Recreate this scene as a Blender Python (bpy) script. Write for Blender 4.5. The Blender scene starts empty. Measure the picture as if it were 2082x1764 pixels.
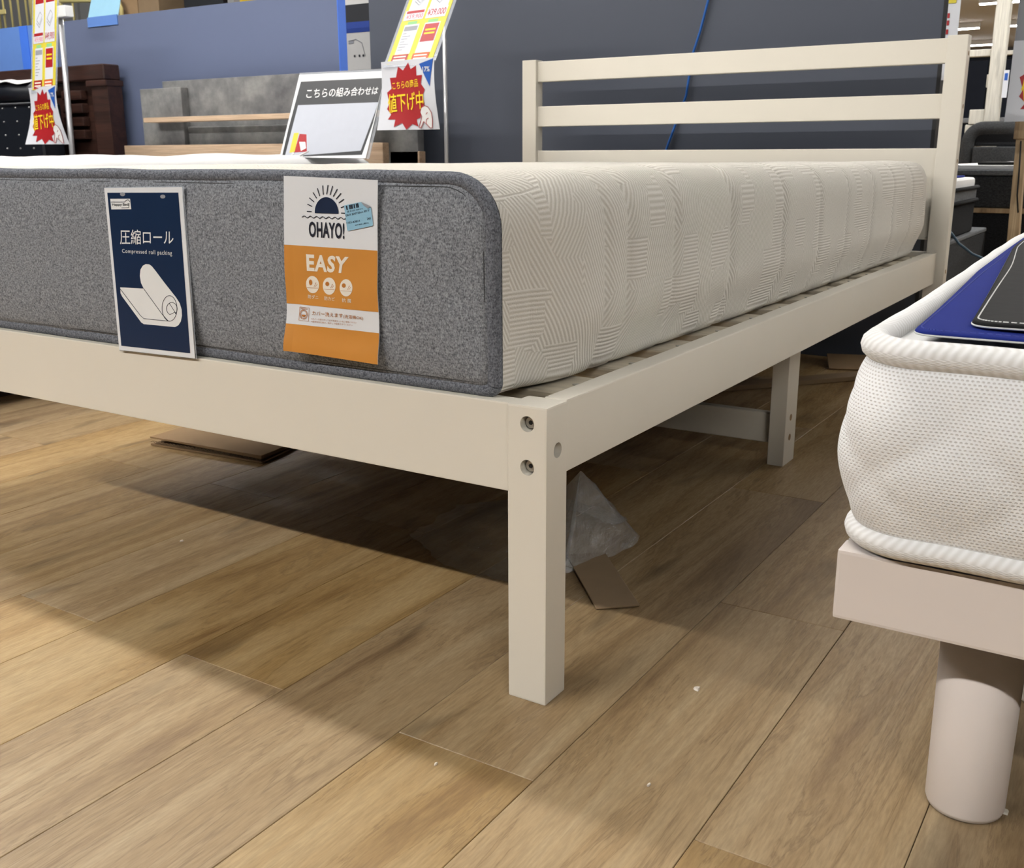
import bpy, bmesh, math, random
import numpy as np
from mathutils import Vector, Matrix, noise

sc = bpy.context.scene
COL = sc.collection
R = math.radians
random.seed(7)

# ------------------------------------------------------------------ camera
IMG_W, IMG_H = 2082.0, 1764.0
CAM = (0.5168, -0.8806, 0.5866)
YAW, PITCH, ROLL, FPX = 0.5655, -0.2638, -0.0036, 2099.36
cd = bpy.data.cameras.new('camera')
cam = bpy.data.objects.new('camera', cd)
COL.objects.link(cam)
fw = Vector((-math.sin(YAW) * math.cos(PITCH), math.cos(YAW) * math.cos(PITCH), math.sin(PITCH)))
rt = Vector((math.cos(YAW), math.sin(YAW), 0))
up = rt.cross(fw)
r2 = math.cos(ROLL) * rt + math.sin(ROLL) * up
u2 = -math.sin(ROLL) * rt + math.cos(ROLL) * up
M3 = Matrix((r2, u2, -fw)).transposed()
cam.matrix_world = Matrix.Translation(CAM) @ M3.to_4x4()
cd.sensor_fit = 'HORIZONTAL'
cd.sensor_width = 36.0
cd.lens = FPX / IMG_W * 36.0
cd.clip_start = 0.05
cd.clip_end = 100
cd.dof.use_dof = True
cd.dof.focus_distance = 1.15
cd.dof.aperture_fstop = 22.0
sc.camera = cam

# ------------------------------------------------------------------ world, exposure
world = bpy.data.worlds.new('world')
sc.world = world
world.use_nodes = True
bg = world.node_tree.nodes['Background']
bg.inputs[0].default_value = (0.80, 0.90, 1.0, 1)
bg.inputs[1].default_value = 0.03
sc.view_settings.view_transform = 'Standard'
sc.view_settings.look = 'None'
sc.view_settings.gamma = 1.0
sc.view_settings.use_curve_mapping = False
sc.view_settings.exposure = 0.0
sc.cycles.diffuse_bounces = 1
LAMP = 92.0          # radiance of the ceiling light diffusers

# ------------------------------------------------------------------ material helpers
def lin(c):
    return tuple(((v / 255.0) / 12.92 if v / 255.0 <= 0.04045 else ((v / 255.0 + 0.055) / 1.055) ** 2.4) for v in c) + (1.0,)

class NT:
    def __init__(self, name):
        self.m = bpy.data.materials.new(name)
        self.m.use_nodes = True
        self.t = self.m.node_tree
        self.b = self.t.nodes['Principled BSDF']
        self.out = self.t.nodes['Material Output']
    def n(self, typ, **kw):
        nd = self.t.nodes.new(typ)
        for k, v in kw.items():
            if k.startswith('i_'):
                nd.inputs[k[2:].replace('_', ' ')].default_value = v
            else:
                setattr(nd, k, v)
        return nd
    def l(self, a, b):
        self.t.links.new(a, b)
    def math(self, op, a, b=None, c=None):
        nd = self.t.nodes.new('ShaderNodeMath')
        nd.operation = op
        for i, v in enumerate((a, b, c)):
            if v is None: continue
            if isinstance(v, (int, float)): nd.inputs[i].default_value = v
            else: self.l(v, nd.inputs[i])
        return nd.outputs[0]
    def mix(self, fac, a, b, blend='MIX'):
        nd = self.t.nodes.new('ShaderNodeMix')
        nd.data_type = 'RGBA'; nd.blend_type = blend
        if isinstance(fac, (int, float)): nd.inputs[0].default_value = fac
        else: self.l(fac, nd.inputs[0])
        for i, v in ((6, a), (7, b)):
            if isinstance(v, tuple): nd.inputs[i].default_value = v
            else: self.l(v, nd.inputs[i])
        return nd.outputs[2]
    def ramp(self, fac, stops):
        nd = self.t.nodes.new('ShaderNodeValToRGB')
        e = nd.color_ramp.elements
        e[0].position, e[0].color = stops[0]
        e[1].position, e[1].color = stops[-1]
        for p, c in stops[1:-1]:
            x = e.new(p); x.color = c
        self.l(fac, nd.inputs[0])
        return nd.outputs[0]
    def bump(self, h, strength=0.3, dist=0.002):
        nd = self.t.nodes.new('ShaderNodeBump')
        nd.inputs['Strength'].default_value = strength
        nd.inputs['Distance'].default_value = dist
        self.l(h, nd.inputs['Height'])
        self.l(nd.outputs[0], self.b.inputs['Normal'])
    def set(self, **kw):
        for k, v in kw.items():
            self.b.inputs[k.replace('_', ' ')].default_value = v

def plain(name, rgb, rough=0.55, metal=0.0, spec=0.5, mottle=0.04, scale=30.0, bump=0.0):
    """solid colour with faint procedural mottling"""
    k = NT(name)
    c = lin(rgb)
    tc = k.n('ShaderNodeTexCoord')
    nz = k.n('ShaderNodeTexNoise', i_Scale=scale, i_Detail=3.0)
    k.l(tc.outputs['Object'], nz.inputs['Vector'])
    a = tuple(min(1, v * (1 + mottle)) for v in c[:3]) + (1,)
    b = tuple(v * (1 - mottle) for v in c[:3]) + (1,)
    k.l(k.mix(nz.outputs[0], a, b), k.b.inputs['Base Color'])
    k.set(Roughness=rough, Metallic=metal)
    k.b.inputs['Specular IOR Level'].default_value = spec
    if bump: k.bump(nz.outputs[0], bump, 0.002)
    return k.m

def emit(name, rgb, s):
    k = NT(name)
    k.set(Base_Color=lin(rgb), Emission_Color=lin(rgb), Emission_Strength=s)
    return k.m

def wood(name, light, mid, dark, axis='Y', scale=1.0, rough=0.5, knots=True, rnd=True, streak=0.55, bump=0.25, tint=0.0, floor=False):
    k = NT(name)
    tc = k.n('ShaderNodeTexCoord')
    mp = k.n('ShaderNodeMapping')
    long, short = (1.3, 13.0) if floor else (1.6 * scale, 22.0 * scale)
    mp.inputs['Scale'].default_value = {'Y': (short, long, short), 'X': (long, short, short), 'Z': (short, short, long)}[axis]
    k.l(tc.outputs['Object'], mp.inputs['Vector'])
    oi = k.n('ShaderNodeObjectInfo')
    w = k.math('MULTIPLY', oi.outputs['Random'], 90.0 if rnd else 0.0)
    n1 = k.n('ShaderNodeTexNoise', noise_dimensions='4D', i_Scale=1.0, i_Detail=6.0, i_Roughness=0.62, i_Distortion=1.7 if floor else 1.1)
    k.l(mp.outputs[0], n1.inputs['Vector']); k.l(w, n1.inputs['W'])
    mp2 = k.n('ShaderNodeMapping')
    l2, s2 = (46, 400) if floor else (9 * scale, 260 * scale)
    mp2.inputs['Scale'].default_value = {'Y': (s2, l2, s2), 'X': (l2, s2, s2), 'Z': (s2, s2, l2)}[axis]
    k.l(tc.outputs['Object'], mp2.inputs['Vector'])
    n2 = k.n('ShaderNodeTexNoise', noise_dimensions='4D', i_Scale=1.0, i_Detail=4.0, i_Roughness=0.6)
    k.l(mp2.outputs[0], n2.inputs['Vector']); k.l(w, n2.inputs['W'])
    base = k.ramp(n1.outputs[0], [(0.28, lin(dark)), (0.44, lin(mid)), (0.66, lin(light))])
    fine = k.ramp(n2.outputs[0], [(0.35, (0.72, 0.70, 0.68, 1)), (0.62, (1.06, 1.05, 1.04, 1))])
    colr = k.mix(0.6 if floor else 0.75, base, fine, 'MULTIPLY')
    if floor:
        vn = k.math('ABSOLUTE', k.math('SUBTRACT', n1.outputs[0], 0.47))
        vf_ = k.ramp(vn, [(0.0, (1, 1, 1, 1)), (0.016, (0, 0, 0, 1))])
        colr = k.mix(k.math('MULTIPLY', vf_, 0.32), colr, lin((84, 58, 36)))
    if knots:
        mp3 = k.n('ShaderNodeMapping')
        l3, s3 = 3.4 * scale, 16 * scale
        mp3.inputs['Scale'].default_value = {'Y': (s3, l3, s3), 'X': (l3, s3, s3), 'Z': (s3, s3, l3)}[axis]
        k.l(tc.outputs['Object'], mp3.inputs['Vector'])
        n3 = k.n('ShaderNodeTexNoise', noise_dimensions='4D', i_Scale=1.0, i_Detail=2.5, i_Roughness=0.5, i_Distortion=0.6)
        k.l(mp3.outputs[0], n3.inputs['Vector'])
        k.l(k.math('ADD', w, 31.0), n3.inputs['W'])
        kf = k.ramp(n3.outputs[0], [(0.61 if floor else 0.655, (0, 0, 0, 1)), (0.72, (1, 1, 1, 1))])
        kfac = k.math('MULTIPLY', kf, streak)
        colr = k.mix(kfac, colr, lin(tuple(v * 0.62 for v in dark)))
    if tint:
        hv = k.n('ShaderNodeHueSaturation')
        r1 = k.math('FRACT', k.math('MULTIPLY', oi.outputs['Random'], 17.31))
        r3 = k.math('FRACT', k.math('MULTIPLY', oi.outputs['Random'], 53.17))
        k.l(k.math('ADD', k.math('MULTIPLY', r1, tint), 1.0 - tint * 0.5), hv.inputs['Value'])
        k.l(k.math('ADD', k.math('MULTIPLY', r3, tint * 1.6), 1.0 - tint * 0.8), hv.inputs['Saturation'])
        k.l(colr, hv.inputs['Color'])
        colr = hv.outputs[0]
    k.l(colr, k.b.inputs['Base Color'])
    rr = k.ramp(n2.outputs[0], [(0.3, (rough + 0.12,) * 3 + (1,)), (0.7, (rough - 0.05,) * 3 + (1,))])
    k.l(rr, k.b.inputs['Roughness'])
    k.bump(n2.outputs[0], bump, 0.0006)
    return k.m

# ------------------------------------------------------------------ mesh helpers
def obj(name, verts, faces, mat, parent=None, smooth=False, uvs=None, world=True):
    """verts in world coordinates unless world=False; stored relative to an unrotated parent"""
    if parent is not None and world:
        p = parent['_o'] if '_o' in parent else (0, 0, 0)
        verts = [(v[0] - p[0], v[1] - p[1], v[2] - p[2]) for v in verts]
    me = bpy.data.meshes.new(name)
    me.from_pydata([tuple(v) for v in verts], [], faces)
    me.update()
    if smooth:
        for p in me.polygons: p.use_smooth = True
    if mat is not None: me.materials.append(mat)
    if uvs is not None:
        ul = me.uv_layers.new(name='UVMap')
        for lp in me.loops: ul.data[lp.index].uv = uvs[lp.vertex_index]
    o = bpy.data.objects.new(name, me)
    COL.objects.link(o)
    if parent is not None: o.parent = parent
    return o

ORIG = {}
def thing(name, label, cat, loc=(0, 0, 0), group=None, rot=None):
    o = bpy.data.objects.new(name, None)
    o.empty_display_size = 0.05
    COL.objects.link(o)
    o.location = loc
    if rot: o.rotation_euler = rot
    o['_o'] = loc
    tag(o, label, cat, group)
    return o

def tag(o, label, cat, group=None):
    o['label'] = label; o['category'] = cat
    if group: o['group'] = group
    return o

def struct(o):
    o['kind'] = 'structure'
    return o

def bm_out(bm):
    v = [tuple(x.co) for x in bm.verts]
    bm.verts.index_update()
    f = [[y.index for y in x.verts] for x in bm.faces]
    bm.free()
    return v, f

def box_vf(x0, x1, y0, y1, z0, z1, bev=0.0, seg=2):
    bm = bmesh.new()
    bmesh.ops.create_cube(bm, size=1.0)
    for v in bm.verts:
        v.co = Vector(((x0 + x1) / 2 + v.co.x * (x1 - x0), (y0 + y1) / 2 + v.co.y * (y1 - y0), (z0 + z1) / 2 + v.co.z * (z1 - z0)))
    if bev:
        bmesh.ops.bevel(bm, geom=list(bm.edges), offset=bev, segments=seg, affect='EDGES', profile=0.7)
    return bm_out(bm)

def box(name, x0, x1, y0, y1, z0, z1, mat, parent=None, bev=0.0, seg=2, world=True, smooth=False):
    v, f = box_vf(x0, x1, y0, y1, z0, z1, bev, seg)
    return obj(name, v, f, mat, parent, smooth, world=world)

def cyl_vf(p0, p1, r0, r1=None, n=20, caps=True):
    r1 = r0 if r1 is None else r1
    p0, p1 = Vector(p0), Vector(p1)
    d = (p1 - p0).normalized()
    a = d.orthogonal().normalized(); b = d.cross(a)
    V, F = [], []
    for p, r in ((p0, r0), (p1, r1)):
        for i in range(n):
            t = 2 * math.pi * i / n
            V.append(p + a * (r * math.cos(t)) + b * (r * math.sin(t)))
    for i in range(n):
        j = (i + 1) % n
        F.append([i, j, n + j, n + i])
    if caps:
        F.append(list(range(n))[::-1]); F.append(list(range(n, 2 * n)))
    return V, F

def cyl(name, p0, p1, r0, mat, parent=None, r1=None, n=20, world=True):
    V, F = cyl_vf(p0, p1, r0, r1, n)
    o = obj(name, V, F, mat, parent, world=world)
    for p in o.data.polygons:
        if len(p.vertices) == 4: p.use_smooth = True
    return o

def tube_vf(pts, r, n=8, closed=False, caps=True):
    pts = [Vector(p) for p in pts]
    V, F = [], []
    m = len(pts)
    ref = Vector((0, 0, 1))
    for i, p in enumerate(pts):
        a = pts[(i - 1) % m] if (closed or i) else p
        b = pts[(i + 1) % m] if (closed or i < m - 1) else p
        d = (b - a).normalized()
        if abs(d.dot(ref)) > 0.95: ref = Vector((0, 1, 0)) if abs(d.y) < 0.9 else Vector((1, 0, 0))
        s = d.cross(ref).normalized(); t = s.cross(d)
        rr = r(i) if callable(r) else r
        for k in range(n):
            q = 2 * math.pi * k / n
            V.append(p + s * (rr * math.cos(q)) + t * (rr * math.sin(q)))
    for i in range(m if closed else m - 1):
        for k in range(n):
            A = i * n + k; B = i * n + (k + 1) % n
            C = ((i + 1) % m) * n + (k + 1) % n; D = ((i + 1) % m) * n + k
            F.append([A, B, C, D])
    if caps and not closed:
        F.append(list(range(n))[::-1]); F.append(list(range((m - 1) * n, m * n)))
    return V, F

def tube(name, pts, r, mat, parent=None, n=8, closed=False, world=True):
    V, F = tube_vf(pts, r, n, closed)
    return obj(name, V, F, mat, parent, True, world=world)

def grid(name, fn, nu, nv, mat, parent=None, uvfn=None, world=True, smooth=True, closed_u=False):
    V, F, U = [], [], []
    for j in range(nv + 1):
        for i in range(nu + (0 if closed_u else 1)):
            a, b = i / nu, j / nv
            V.append(fn(a, b))
            U.append(uvfn(a, b) if uvfn else (a, b))
    w = nu if closed_u else nu + 1
    for j in range(nv):
        for i in range(nu):
            i2 = (i + 1) % w
            F.append([j * w + i, j * w + i2, (j + 1) * w + i2, (j + 1) * w + i])
    return obj(name, V, F, mat, parent, smooth, uvs=U, world=world)

def sm(a, b, x):
    t = max(0.0, min(1.0, (x - a) / (b - a)))
    return t * t * (3 - 2 * t)

def cut(o, cutters):
    """subtract cylinders [(p0,p1,r)] (local coordinates) from a mesh object"""
    for p0, p1, r in cutters:
        V, F = cyl_vf(p0, p1, r, n=32)
        me = bpy.data.meshes.new('cutter'); me.from_pydata([tuple(v) for v in V], [], F); me.update()
        c = bpy.data.objects.new('cutter', me); COL.objects.link(c)
        c.location = o.location; c.parent = o.parent
        md = o.modifiers.new('b', 'BOOLEAN'); md.operation = 'DIFFERENCE'; md.object = c; md.solver = 'EXACT'
        bpy.context.view_layer.update()
        dg = bpy.context.evaluated_depsgraph_get()
        nm = bpy.data.meshes.new_from_object(o.evaluated_get(dg))
        mats = list(o.data.materials)
        o.modifiers.clear()
        o.data = nm
        if not nm.materials:
            for m_ in mats: nm.materials.append(m_)
        bpy.data.objects.remove(c)

# ------------------------------------------------------------------ materials
M = {}
M['plank'] = wood('floor plank vinyl', (184, 160, 122), (166, 138, 98), (122, 94, 62), 'Y', 1.0, 0.42, tint=0.15, bump=0.3, floor=True)
M['floor_base'] = plain('floor joint dark', (70, 52, 34), 0.8)
M['cream'] = plain('cream paint', (234, 227, 212), 0.42, mottle=0.02, scale=9, spec=0.4)
M['raw_wood'] = wood('raw pine', (176, 146, 104), (150, 120, 82), (112, 86, 56), 'Y', 2.0, 0.6, knots=False, rnd=False)
M['slat'] = wood('painted slat', (214, 204, 184), (206, 195, 172), (190, 178, 152), 'X', 1.0, 0.55, knots=False)
M['steel'] = plain('bolt steel', (196, 194, 188), 0.28, 0.9)
M['dark_hole'] = plain('hex socket', (18, 16, 14), 0.8)

def felt(name, a, b, sc_=900.0):
    k = NT(name)
    tc = k.n('ShaderNodeTexCoord')
    mp = k.n('ShaderNodeMapping'); mp.inputs['Scale'].default_value = (sc_, sc_, sc_ * 0.45)
    k.l(tc.outputs['Object'], mp.inputs['Vector'])
    nz = k.n('ShaderNodeTexNoise', i_Scale=1.0, i_Detail=3.0, i_Roughness=0.7)
    k.l(mp.outputs[0], nz.inputs['Vector'])
    mp2 = k.n('ShaderNodeMapping'); mp2.inputs['Scale'].default_value = (sc_ * 0.3, sc_ * 0.3, sc_ * 0.5)
    k.l(tc.outputs['Object'], mp2.inputs['Vector'])
    n2 = k.n('ShaderNodeTexNoise', i_Scale=1.0, i_Detail=2.0)
    k.l(mp2.outputs[0], n2.inputs['Vector'])
    f = k.math('ADD', k.math('MULTIPLY', nz.outputs[0], 0.65), k.math('MULTIPLY', n2.outputs[0], 0.35))
    k.l(k.ramp(f, [(0.38, lin(a)), (0.64, lin(b))]), k.b.inputs['Base Color'])
    k.set(Roughness=0.95)
    k.b.inputs['Specular IOR Level'].default_value = 0.15
    k.bump(f, 0.5, 0.0012)
    return k.m
M['felt'] = felt('grey heather felt', (88, 90, 95), (172, 175, 180))
M['piping_grey'] = felt('grey piping', (72, 74, 80), (140, 143, 150))

def knit():
    """raised knit: cells of parallel ribs in three directions (UV in metres)"""
    k = NT('cream raised knit')
    tc = k.n('ShaderNodeTexCoord')
    vo = k.n('ShaderNodeTexVoronoi', i_Scale=19.0, i_Randomness=0.55, distance='CHEBYCHEV')
    k.l(tc.outputs['UV'], vo.inputs['Vector'])
    sep = k.n('ShaderNodeSeparateColor'); k.l(vo.outputs['Color'], sep.inputs[0])
    uv = k.n('ShaderNodeSeparateXYZ'); k.l(tc.outputs['UV'], uv.inputs[0])
    pick = k.math('FLOOR', k.math('MULTIPLY', sep.outputs[0], 2.999))
    ang = k.math('ADD', k.math('MULTIPLY', pick, math.pi / 3), math.pi / 6)
    ph = k.math('ADD', k.math('MULTIPLY', uv.outputs[0], k.math('COSINE', ang)), k.math('MULTIPLY', uv.outputs[1], k.math('SINE', ang)))
    w = k.math('SINE', k.math('MULTIPLY', ph, 2 * math.pi / 0.0049))
    nz = k.n('ShaderNodeTexNoise', i_Scale=700.0, i_Detail=2.0)
    k.l(tc.outputs['UV'], nz.inputs['Vector'])
    h = k.math('ADD', k.math('MULTIPLY', w, 0.5), k.math('MULTIPLY', nz.outputs[0], 0.9))
    k.l(k.ramp(h, [(0.05, lin((212, 206, 193))), (0.8, lin((234, 229, 219)))]), k.b.inputs['Base Color'])
    k.set(Roughness=0.9)
    k.b.inputs['Specular IOR Level'].default_value = 0.2
    k.bump(h, 0.6, 0.0014)
    return k.m
M['knit'] = knit()

def mesh_fabric():
    k = NT('white spacer mesh')
    tc = k.n('ShaderNodeTexCoord')
    mp = k.n('ShaderNodeMapping'); mp.inputs['Scale'].default_value = (270, 320, 1)
    k.l(tc.outputs['UV'], mp.inputs['Vector'])
    s = k.n('ShaderNodeSeparateXYZ'); k.l(mp.outputs[0], s.inputs[0])
    row = k.math('FLOOR', s.outputs[1])
    off = k.math('MULTIPLY', k.math('FLOORED_MODULO', row, 2.0), 0.5)
    fx = k.math('SUBTRACT', k.math('FRACT', k.math('ADD', s.outputs[0], off)), 0.5)
    fy = k.math('SUBTRACT', k.math('FRACT', s.outputs[1]), 0.5)
    d = k.math('SQRT', k.math('ADD', k.math('MULTIPLY', fx, fx), k.math('MULTIPLY', k.math('MULTIPLY', fy, fy), 1.2)))
    h = k.ramp(d, [(0.16, (0, 0, 0, 1)), (0.36, (1, 1, 1, 1))])
    k.l(k.mix(h, lin((224, 220, 216)), lin((250, 250, 249))), k.b.inputs['Base Color'])
    k.set(Roughness=0.85)
    k.bump(h, 0.55, 0.0014)
    return k.m
M['mesh'] = mesh_fabric()

def tape():
    k = NT('white herringbone tape')
    tc = k.n('ShaderNodeTexCoord')
    s = k.n('ShaderNodeSeparateXYZ'); k.l(tc.outputs['UV'], s.inputs[0])
    z = k.math('ABSOLUTE', k.math('SUBTRACT', k.math('FRACT', k.math('MULTIPLY', s.outputs[1], 3.0)), 0.5))
    w = k.math('SINE', k.math('ADD', k.math('MULTIPLY', s.outputs[0], 820.0), k.math('MULTIPLY', z, 9.0)))
    h = k.math('MULTIPLY', k.math('ADD', w, 1.0), 0.5)
    k.l(k.mix(h, lin((232, 230, 226)), lin((248, 247, 245))), k.b.inputs['Base Color'])
    k.set(Roughness=0.8)
    k.bump(h, 0.4, 0.0009)
    return k.m
M['tape'] = tape()
M['white_top'] = plain('white quilt top', (244, 243, 241), 0.85, mottle=0.02)
M['pink_beige'] = plain('pale greige painted wood', (232, 221, 213), 0.4, mottle=0.02, scale=12)
M['blue_vinyl'] = plain('blue vinyl', (36, 48, 124), 0.8, spec=0.06, mottle=0.06, scale=14, bump=0.05)
M['black_vinyl'] = plain('black leatherette', (30, 30, 30), 0.7, spec=0.08, mottle=0.15, scale=60, bump=0.15)
M['white_thread'] = plain('white thread', (225, 225, 222), 0.8)
M['navy_thread'] = plain('blue thread', (58, 70, 150), 0.8)
M['partition_blue'] = plain('blue grey left partition', (98, 108, 136), 0.62, mottle=0.03, scale=3)  # left partition set bluer and lighter than the right one
M['partition_grey'] = plain('slate right partition', (72, 77, 89), 0.62, mottle=0.03, scale=3)
M['edge_blue'] = plain('bright blue edge trim', (72, 124, 232), 0.45)
M['blue_glow_and_card'] = plain('mid blue glow and card foot', (96, 136, 206), 0.6)  # bluish light on the left partition put into the colour; also the card foot
M['edge_black'] = plain('black edge trim', (24, 24, 26), 0.6)
M['concrete'] = None
def concrete():
    k = NT('concrete print')
    tc = k.n('ShaderNodeTexCoord')
    a = k.n('ShaderNodeTexNoise', i_Scale=9.0, i_Detail=7.0, i_Roughness=0.65)
    k.l(tc.outputs['Object'], a.inputs['Vector'])
    k.l(k.ramp(a.outputs[0], [(0.3, lin((88, 88, 90))), (0.5, lin((118, 118, 118))), (0.72, lin((150, 149, 146)))]), k.b.inputs['Base Color'])
    k.set(Roughness=0.55)
    return k.m
M['concrete'] = concrete()
M['oak'] = wood('light oak print', (208, 182, 154), (196, 168, 140), (172, 142, 114), 'X', 1.0, 0.5, knots=False, rnd=False)
M['dark_wood'] = wood('dark mahogany', (72, 46, 38), (56, 35, 29), (38, 24, 20), 'X', 1.0, 0.4, knots=False, rnd=False)
M['black_leather'] = plain('black leather', (22, 26, 34), 0.38, mottle=0.2, scale=40, bump=0.1)
M['card_brown'] = plain('brown cardboard', (166, 136, 100), 0.85, mottle=0.08, scale=25)
M['card_dark'] = plain('dull brown cardboard', (150, 126, 96), 0.85, mottle=0.12, scale=25)
M['carton_white'] = plain('white carton', (206, 204, 200), 0.7)
M['carton_black'] = plain('carton black print', (30, 32, 36), 0.6)
M['carton_blue'] = plain('carton blue print', (30, 60, 140), 0.6)
M['paper'] = plain('white paper', (216, 218, 224), 0.55, mottle=0.015)
M['panel_print'] = plain('pale grey print', (188, 192, 202), 0.4)
M['gloss_paper'] = plain('laminated white', (238, 239, 241), 0.28, mottle=0.02)
M['navy_print'] = plain('navy print', (22, 44, 76), 0.28, mottle=0.12, scale=22)
M['orange_print'] = plain('orange print', (218, 148, 66), 0.36, mottle=0.05, scale=18)
M['orange_line'] = plain('orange ink', (196, 122, 48), 0.5)
M['ink'] = plain('navy black ink', (20, 24, 42), 0.5)
M['sun_print'] = plain('sun dark print', (34, 46, 72), 0.3, mottle=0.3, scale=60)
M['white_ink'] = plain('white ink', (238, 238, 236), 0.5)
M['cream_ink'] = plain('cream ink', (248, 238, 222), 0.5)
M['sky_sticker'] = plain('pale blue sticker', (150, 198, 222), 0.5)
M['red_print'] = plain('red print', (168, 30, 36), 0.45, mottle=0.05)
M['red_orange'] = plain('orange red print', (216, 92, 52), 0.5)
M['yellow_print'] = plain('yellow print', (218, 202, 62), 0.5)
M['yellow_ink'] = plain('yellow ink', (252, 214, 40), 0.5)
M['black_print'] = plain('black print', (42, 43, 46), 0.4)
M['grey_ink'] = plain('grey ink', (150, 152, 158), 0.6)
M['green_tab'] = plain('green tab', (140, 196, 130), 0.6)
M['blue_print'] = plain('blue print', (28, 84, 170), 0.5)
M['pink_ink'] = plain('pink red ink', (224, 90, 104), 0.6)
M['pole'] = plain('silver pole', (202, 202, 204), 0.3, 0.6)
M['yellow_metal'] = plain('pale yellow metal', (226, 210, 140), 0.4)
M['grey_panel'] = plain('grey panel', (140, 140, 140), 0.7)
M['grey_plastic'] = plain('grey plastic', (150, 152, 156), 0.5)
M['charcoal'] = felt('charcoal fabric', (40, 41, 42), (70, 71, 72), 500)
M['dark_fabric'] = felt('black fabric', (24, 25, 27), (44, 45, 47), 500)
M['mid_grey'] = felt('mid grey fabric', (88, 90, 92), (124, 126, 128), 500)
M['white_wash'] = wood('whitewashed wood', (222, 219, 206), (208, 205, 194), (176, 172, 160), 'Z', 1.0, 0.6, knots=True, rnd=False, streak=0.3)
M['rustic'] = wood('rustic wood', (196, 172, 136), (172, 146, 110), (120, 96, 70), 'Z', 1.2, 0.6, knots=True, rnd=False, streak=0.7)
M['cable_blue'] = plain('blue cable', (28, 92, 170), 0.45)
M['cable_teal'] = plain('slate cable', (62, 88, 108), 0.5)
M['ceiling'] = plain('ceiling board', (150, 147, 142), 0.8)
M['far_wall'] = plain('far wall', (66, 64, 66), 0.8)
M['lamp'] = emit('light diffuser', (255, 252, 248), LAMP)
M['lamp_front'] = emit('boosted front diffuser', (255, 252, 248), LAMP * 1.65)  # front row radiance raised to brighten the foot board, no second tube built
M['lamp_body'] = plain('lamp housing', (225, 225, 225), 0.5)
M['print_pattern'] = None
def plastic_film():
    k = NT('clear plastic film')
    k.t.nodes.remove(k.b)
    tr = k.n('ShaderNodeBsdfTransparent'); tr.inputs[0].default_value = (0.93, 0.95, 0.97, 1)
    df = k.n('ShaderNodeBsdfTranslucent'); df.inputs[0].default_value = (0.75, 0.8, 0.86, 1)
    d2 = k.n('ShaderNodeBsdfDiffuse'); d2.inputs[0].default_value = (0.78, 0.83, 0.88, 1)
    gl = k.n('ShaderNodeBsdfGlossy'); gl.inputs['Roughness'].default_value = 0.18
    tc = k.n('ShaderNodeTexCoord')
    nz = k.n('ShaderNodeTexNoise', i_Scale=28.0, i_Detail=6.0, i_Roughness=0.7, i_Distortion=1.5)
    k.l(tc.outputs['Object'], nz.inputs['Vector'])
    bp = k.n('ShaderNodeBump'); bp.inputs['Strength'].default_value = 0.8; bp.inputs['Distance'].default_value = 0.01
    k.l(nz.outputs[0], bp.inputs['Height'])
    k.l(bp.outputs[0], gl.inputs['Normal'])
    ms = k.n('ShaderNodeMixShader'); ms.inputs[0].default_value = 0.5
    k.l(df.outputs[0], ms.inputs[1]); k.l(d2.outputs[0], ms.inputs[2])
    m2 = k.n('ShaderNodeMixShader'); m2.inputs[0].default_value = 0.12
    k.l(tr.outputs[0], m2.inputs[1]); k.l(ms.outputs[0], m2.inputs[2])
    m3 = k.n('ShaderNodeMixShader'); m3.inputs[0].default_value = 0.28
    k.l(m2.outputs[0], m3.inputs[1]); k.l(gl.outputs[0], m3.inputs[2])
    k.l(m3.outputs[0], k.out.inputs[0])
    return k.m
M['film'] = plastic_film()
def sleeve():
    k = NT('clear sleeve')
    k.t.nodes.remove(k.b)
    tr = k.n('ShaderNodeBsdfTransparent'); tr.inputs[0].default_value = (0.92, 0.94, 0.97, 1)
    d2 = k.n('ShaderNodeBsdfDiffuse'); d2.inputs[0].default_value = (0.85, 0.88, 0.92, 1)
    gl = k.n('ShaderNodeBsdfGlossy'); gl.inputs['Roughness'].default_value = 0.12
    m2 = k.n('ShaderNodeMixShader'); m2.inputs[0].default_value = 0.25
    k.l(tr.outputs[0], m2.inputs[1]); k.l(d2.outputs[0], m2.inputs[2])
    m3 = k.n('ShaderNodeMixShader'); m3.inputs[0].default_value = 0.08
    k.l(m2.outputs[0], m3.inputs[1]); k.l(gl.outputs[0], m3.inputs[2])
    k.l(m3.outputs[0], k.out.inputs[0])
    return k.m
M['sleeve'] = sleeve()

# ------------------------------------------------------------------ room shell
floor = box('floor', -8, 9.5, -4.5, 28, -0.06, -0.0045, M['floor_base'])
struct(floor)
floor['_o'] = (0, 0, 0)
PW, PL, X0 = 0.1665, 0.978, 0.0615
pv, pf = box_vf(0.0004, PW - 0.0004, 0.0004, PL - 0.0004, -0.0045, 0.0, 0.0005, 1)
plank_me = None
for ci in range(-24, 10):
    xa = X0 + ci * PW
    off = -0.127 if ci % 2 else 0.362          # joints staggered by half a board
    for k in range(-1, 4):
        ya = off + (k - 0) * PL
        if ya > 3.0 or ya + PL < -0.75: continue
        if xa < -2.6 and ya < -0.4: continue
        if plank_me is None:
            o = obj('plank', pv, pf, M['plank'], floor)
            plank_me = o.data
        else:
            o = bpy.data.objects.new('plank', plank_me)
            COL.objects.link(o); o.parent = floor
        o.location = (xa, ya, 0)
far_floor = box('floor_far', -8, 9.5, 4.2, 28, -0.0045, -0.001, M['plank'])
struct(far_floor)

ceil = box('ceiling', -8, 9.5, -7.5, 28, 3.06, 3.12, M['ceiling'])
struct(ceil)
struct(box('wall_far', -8, 9.5, 28, 28.1, 0, 3.06, M['far_wall']))

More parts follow.
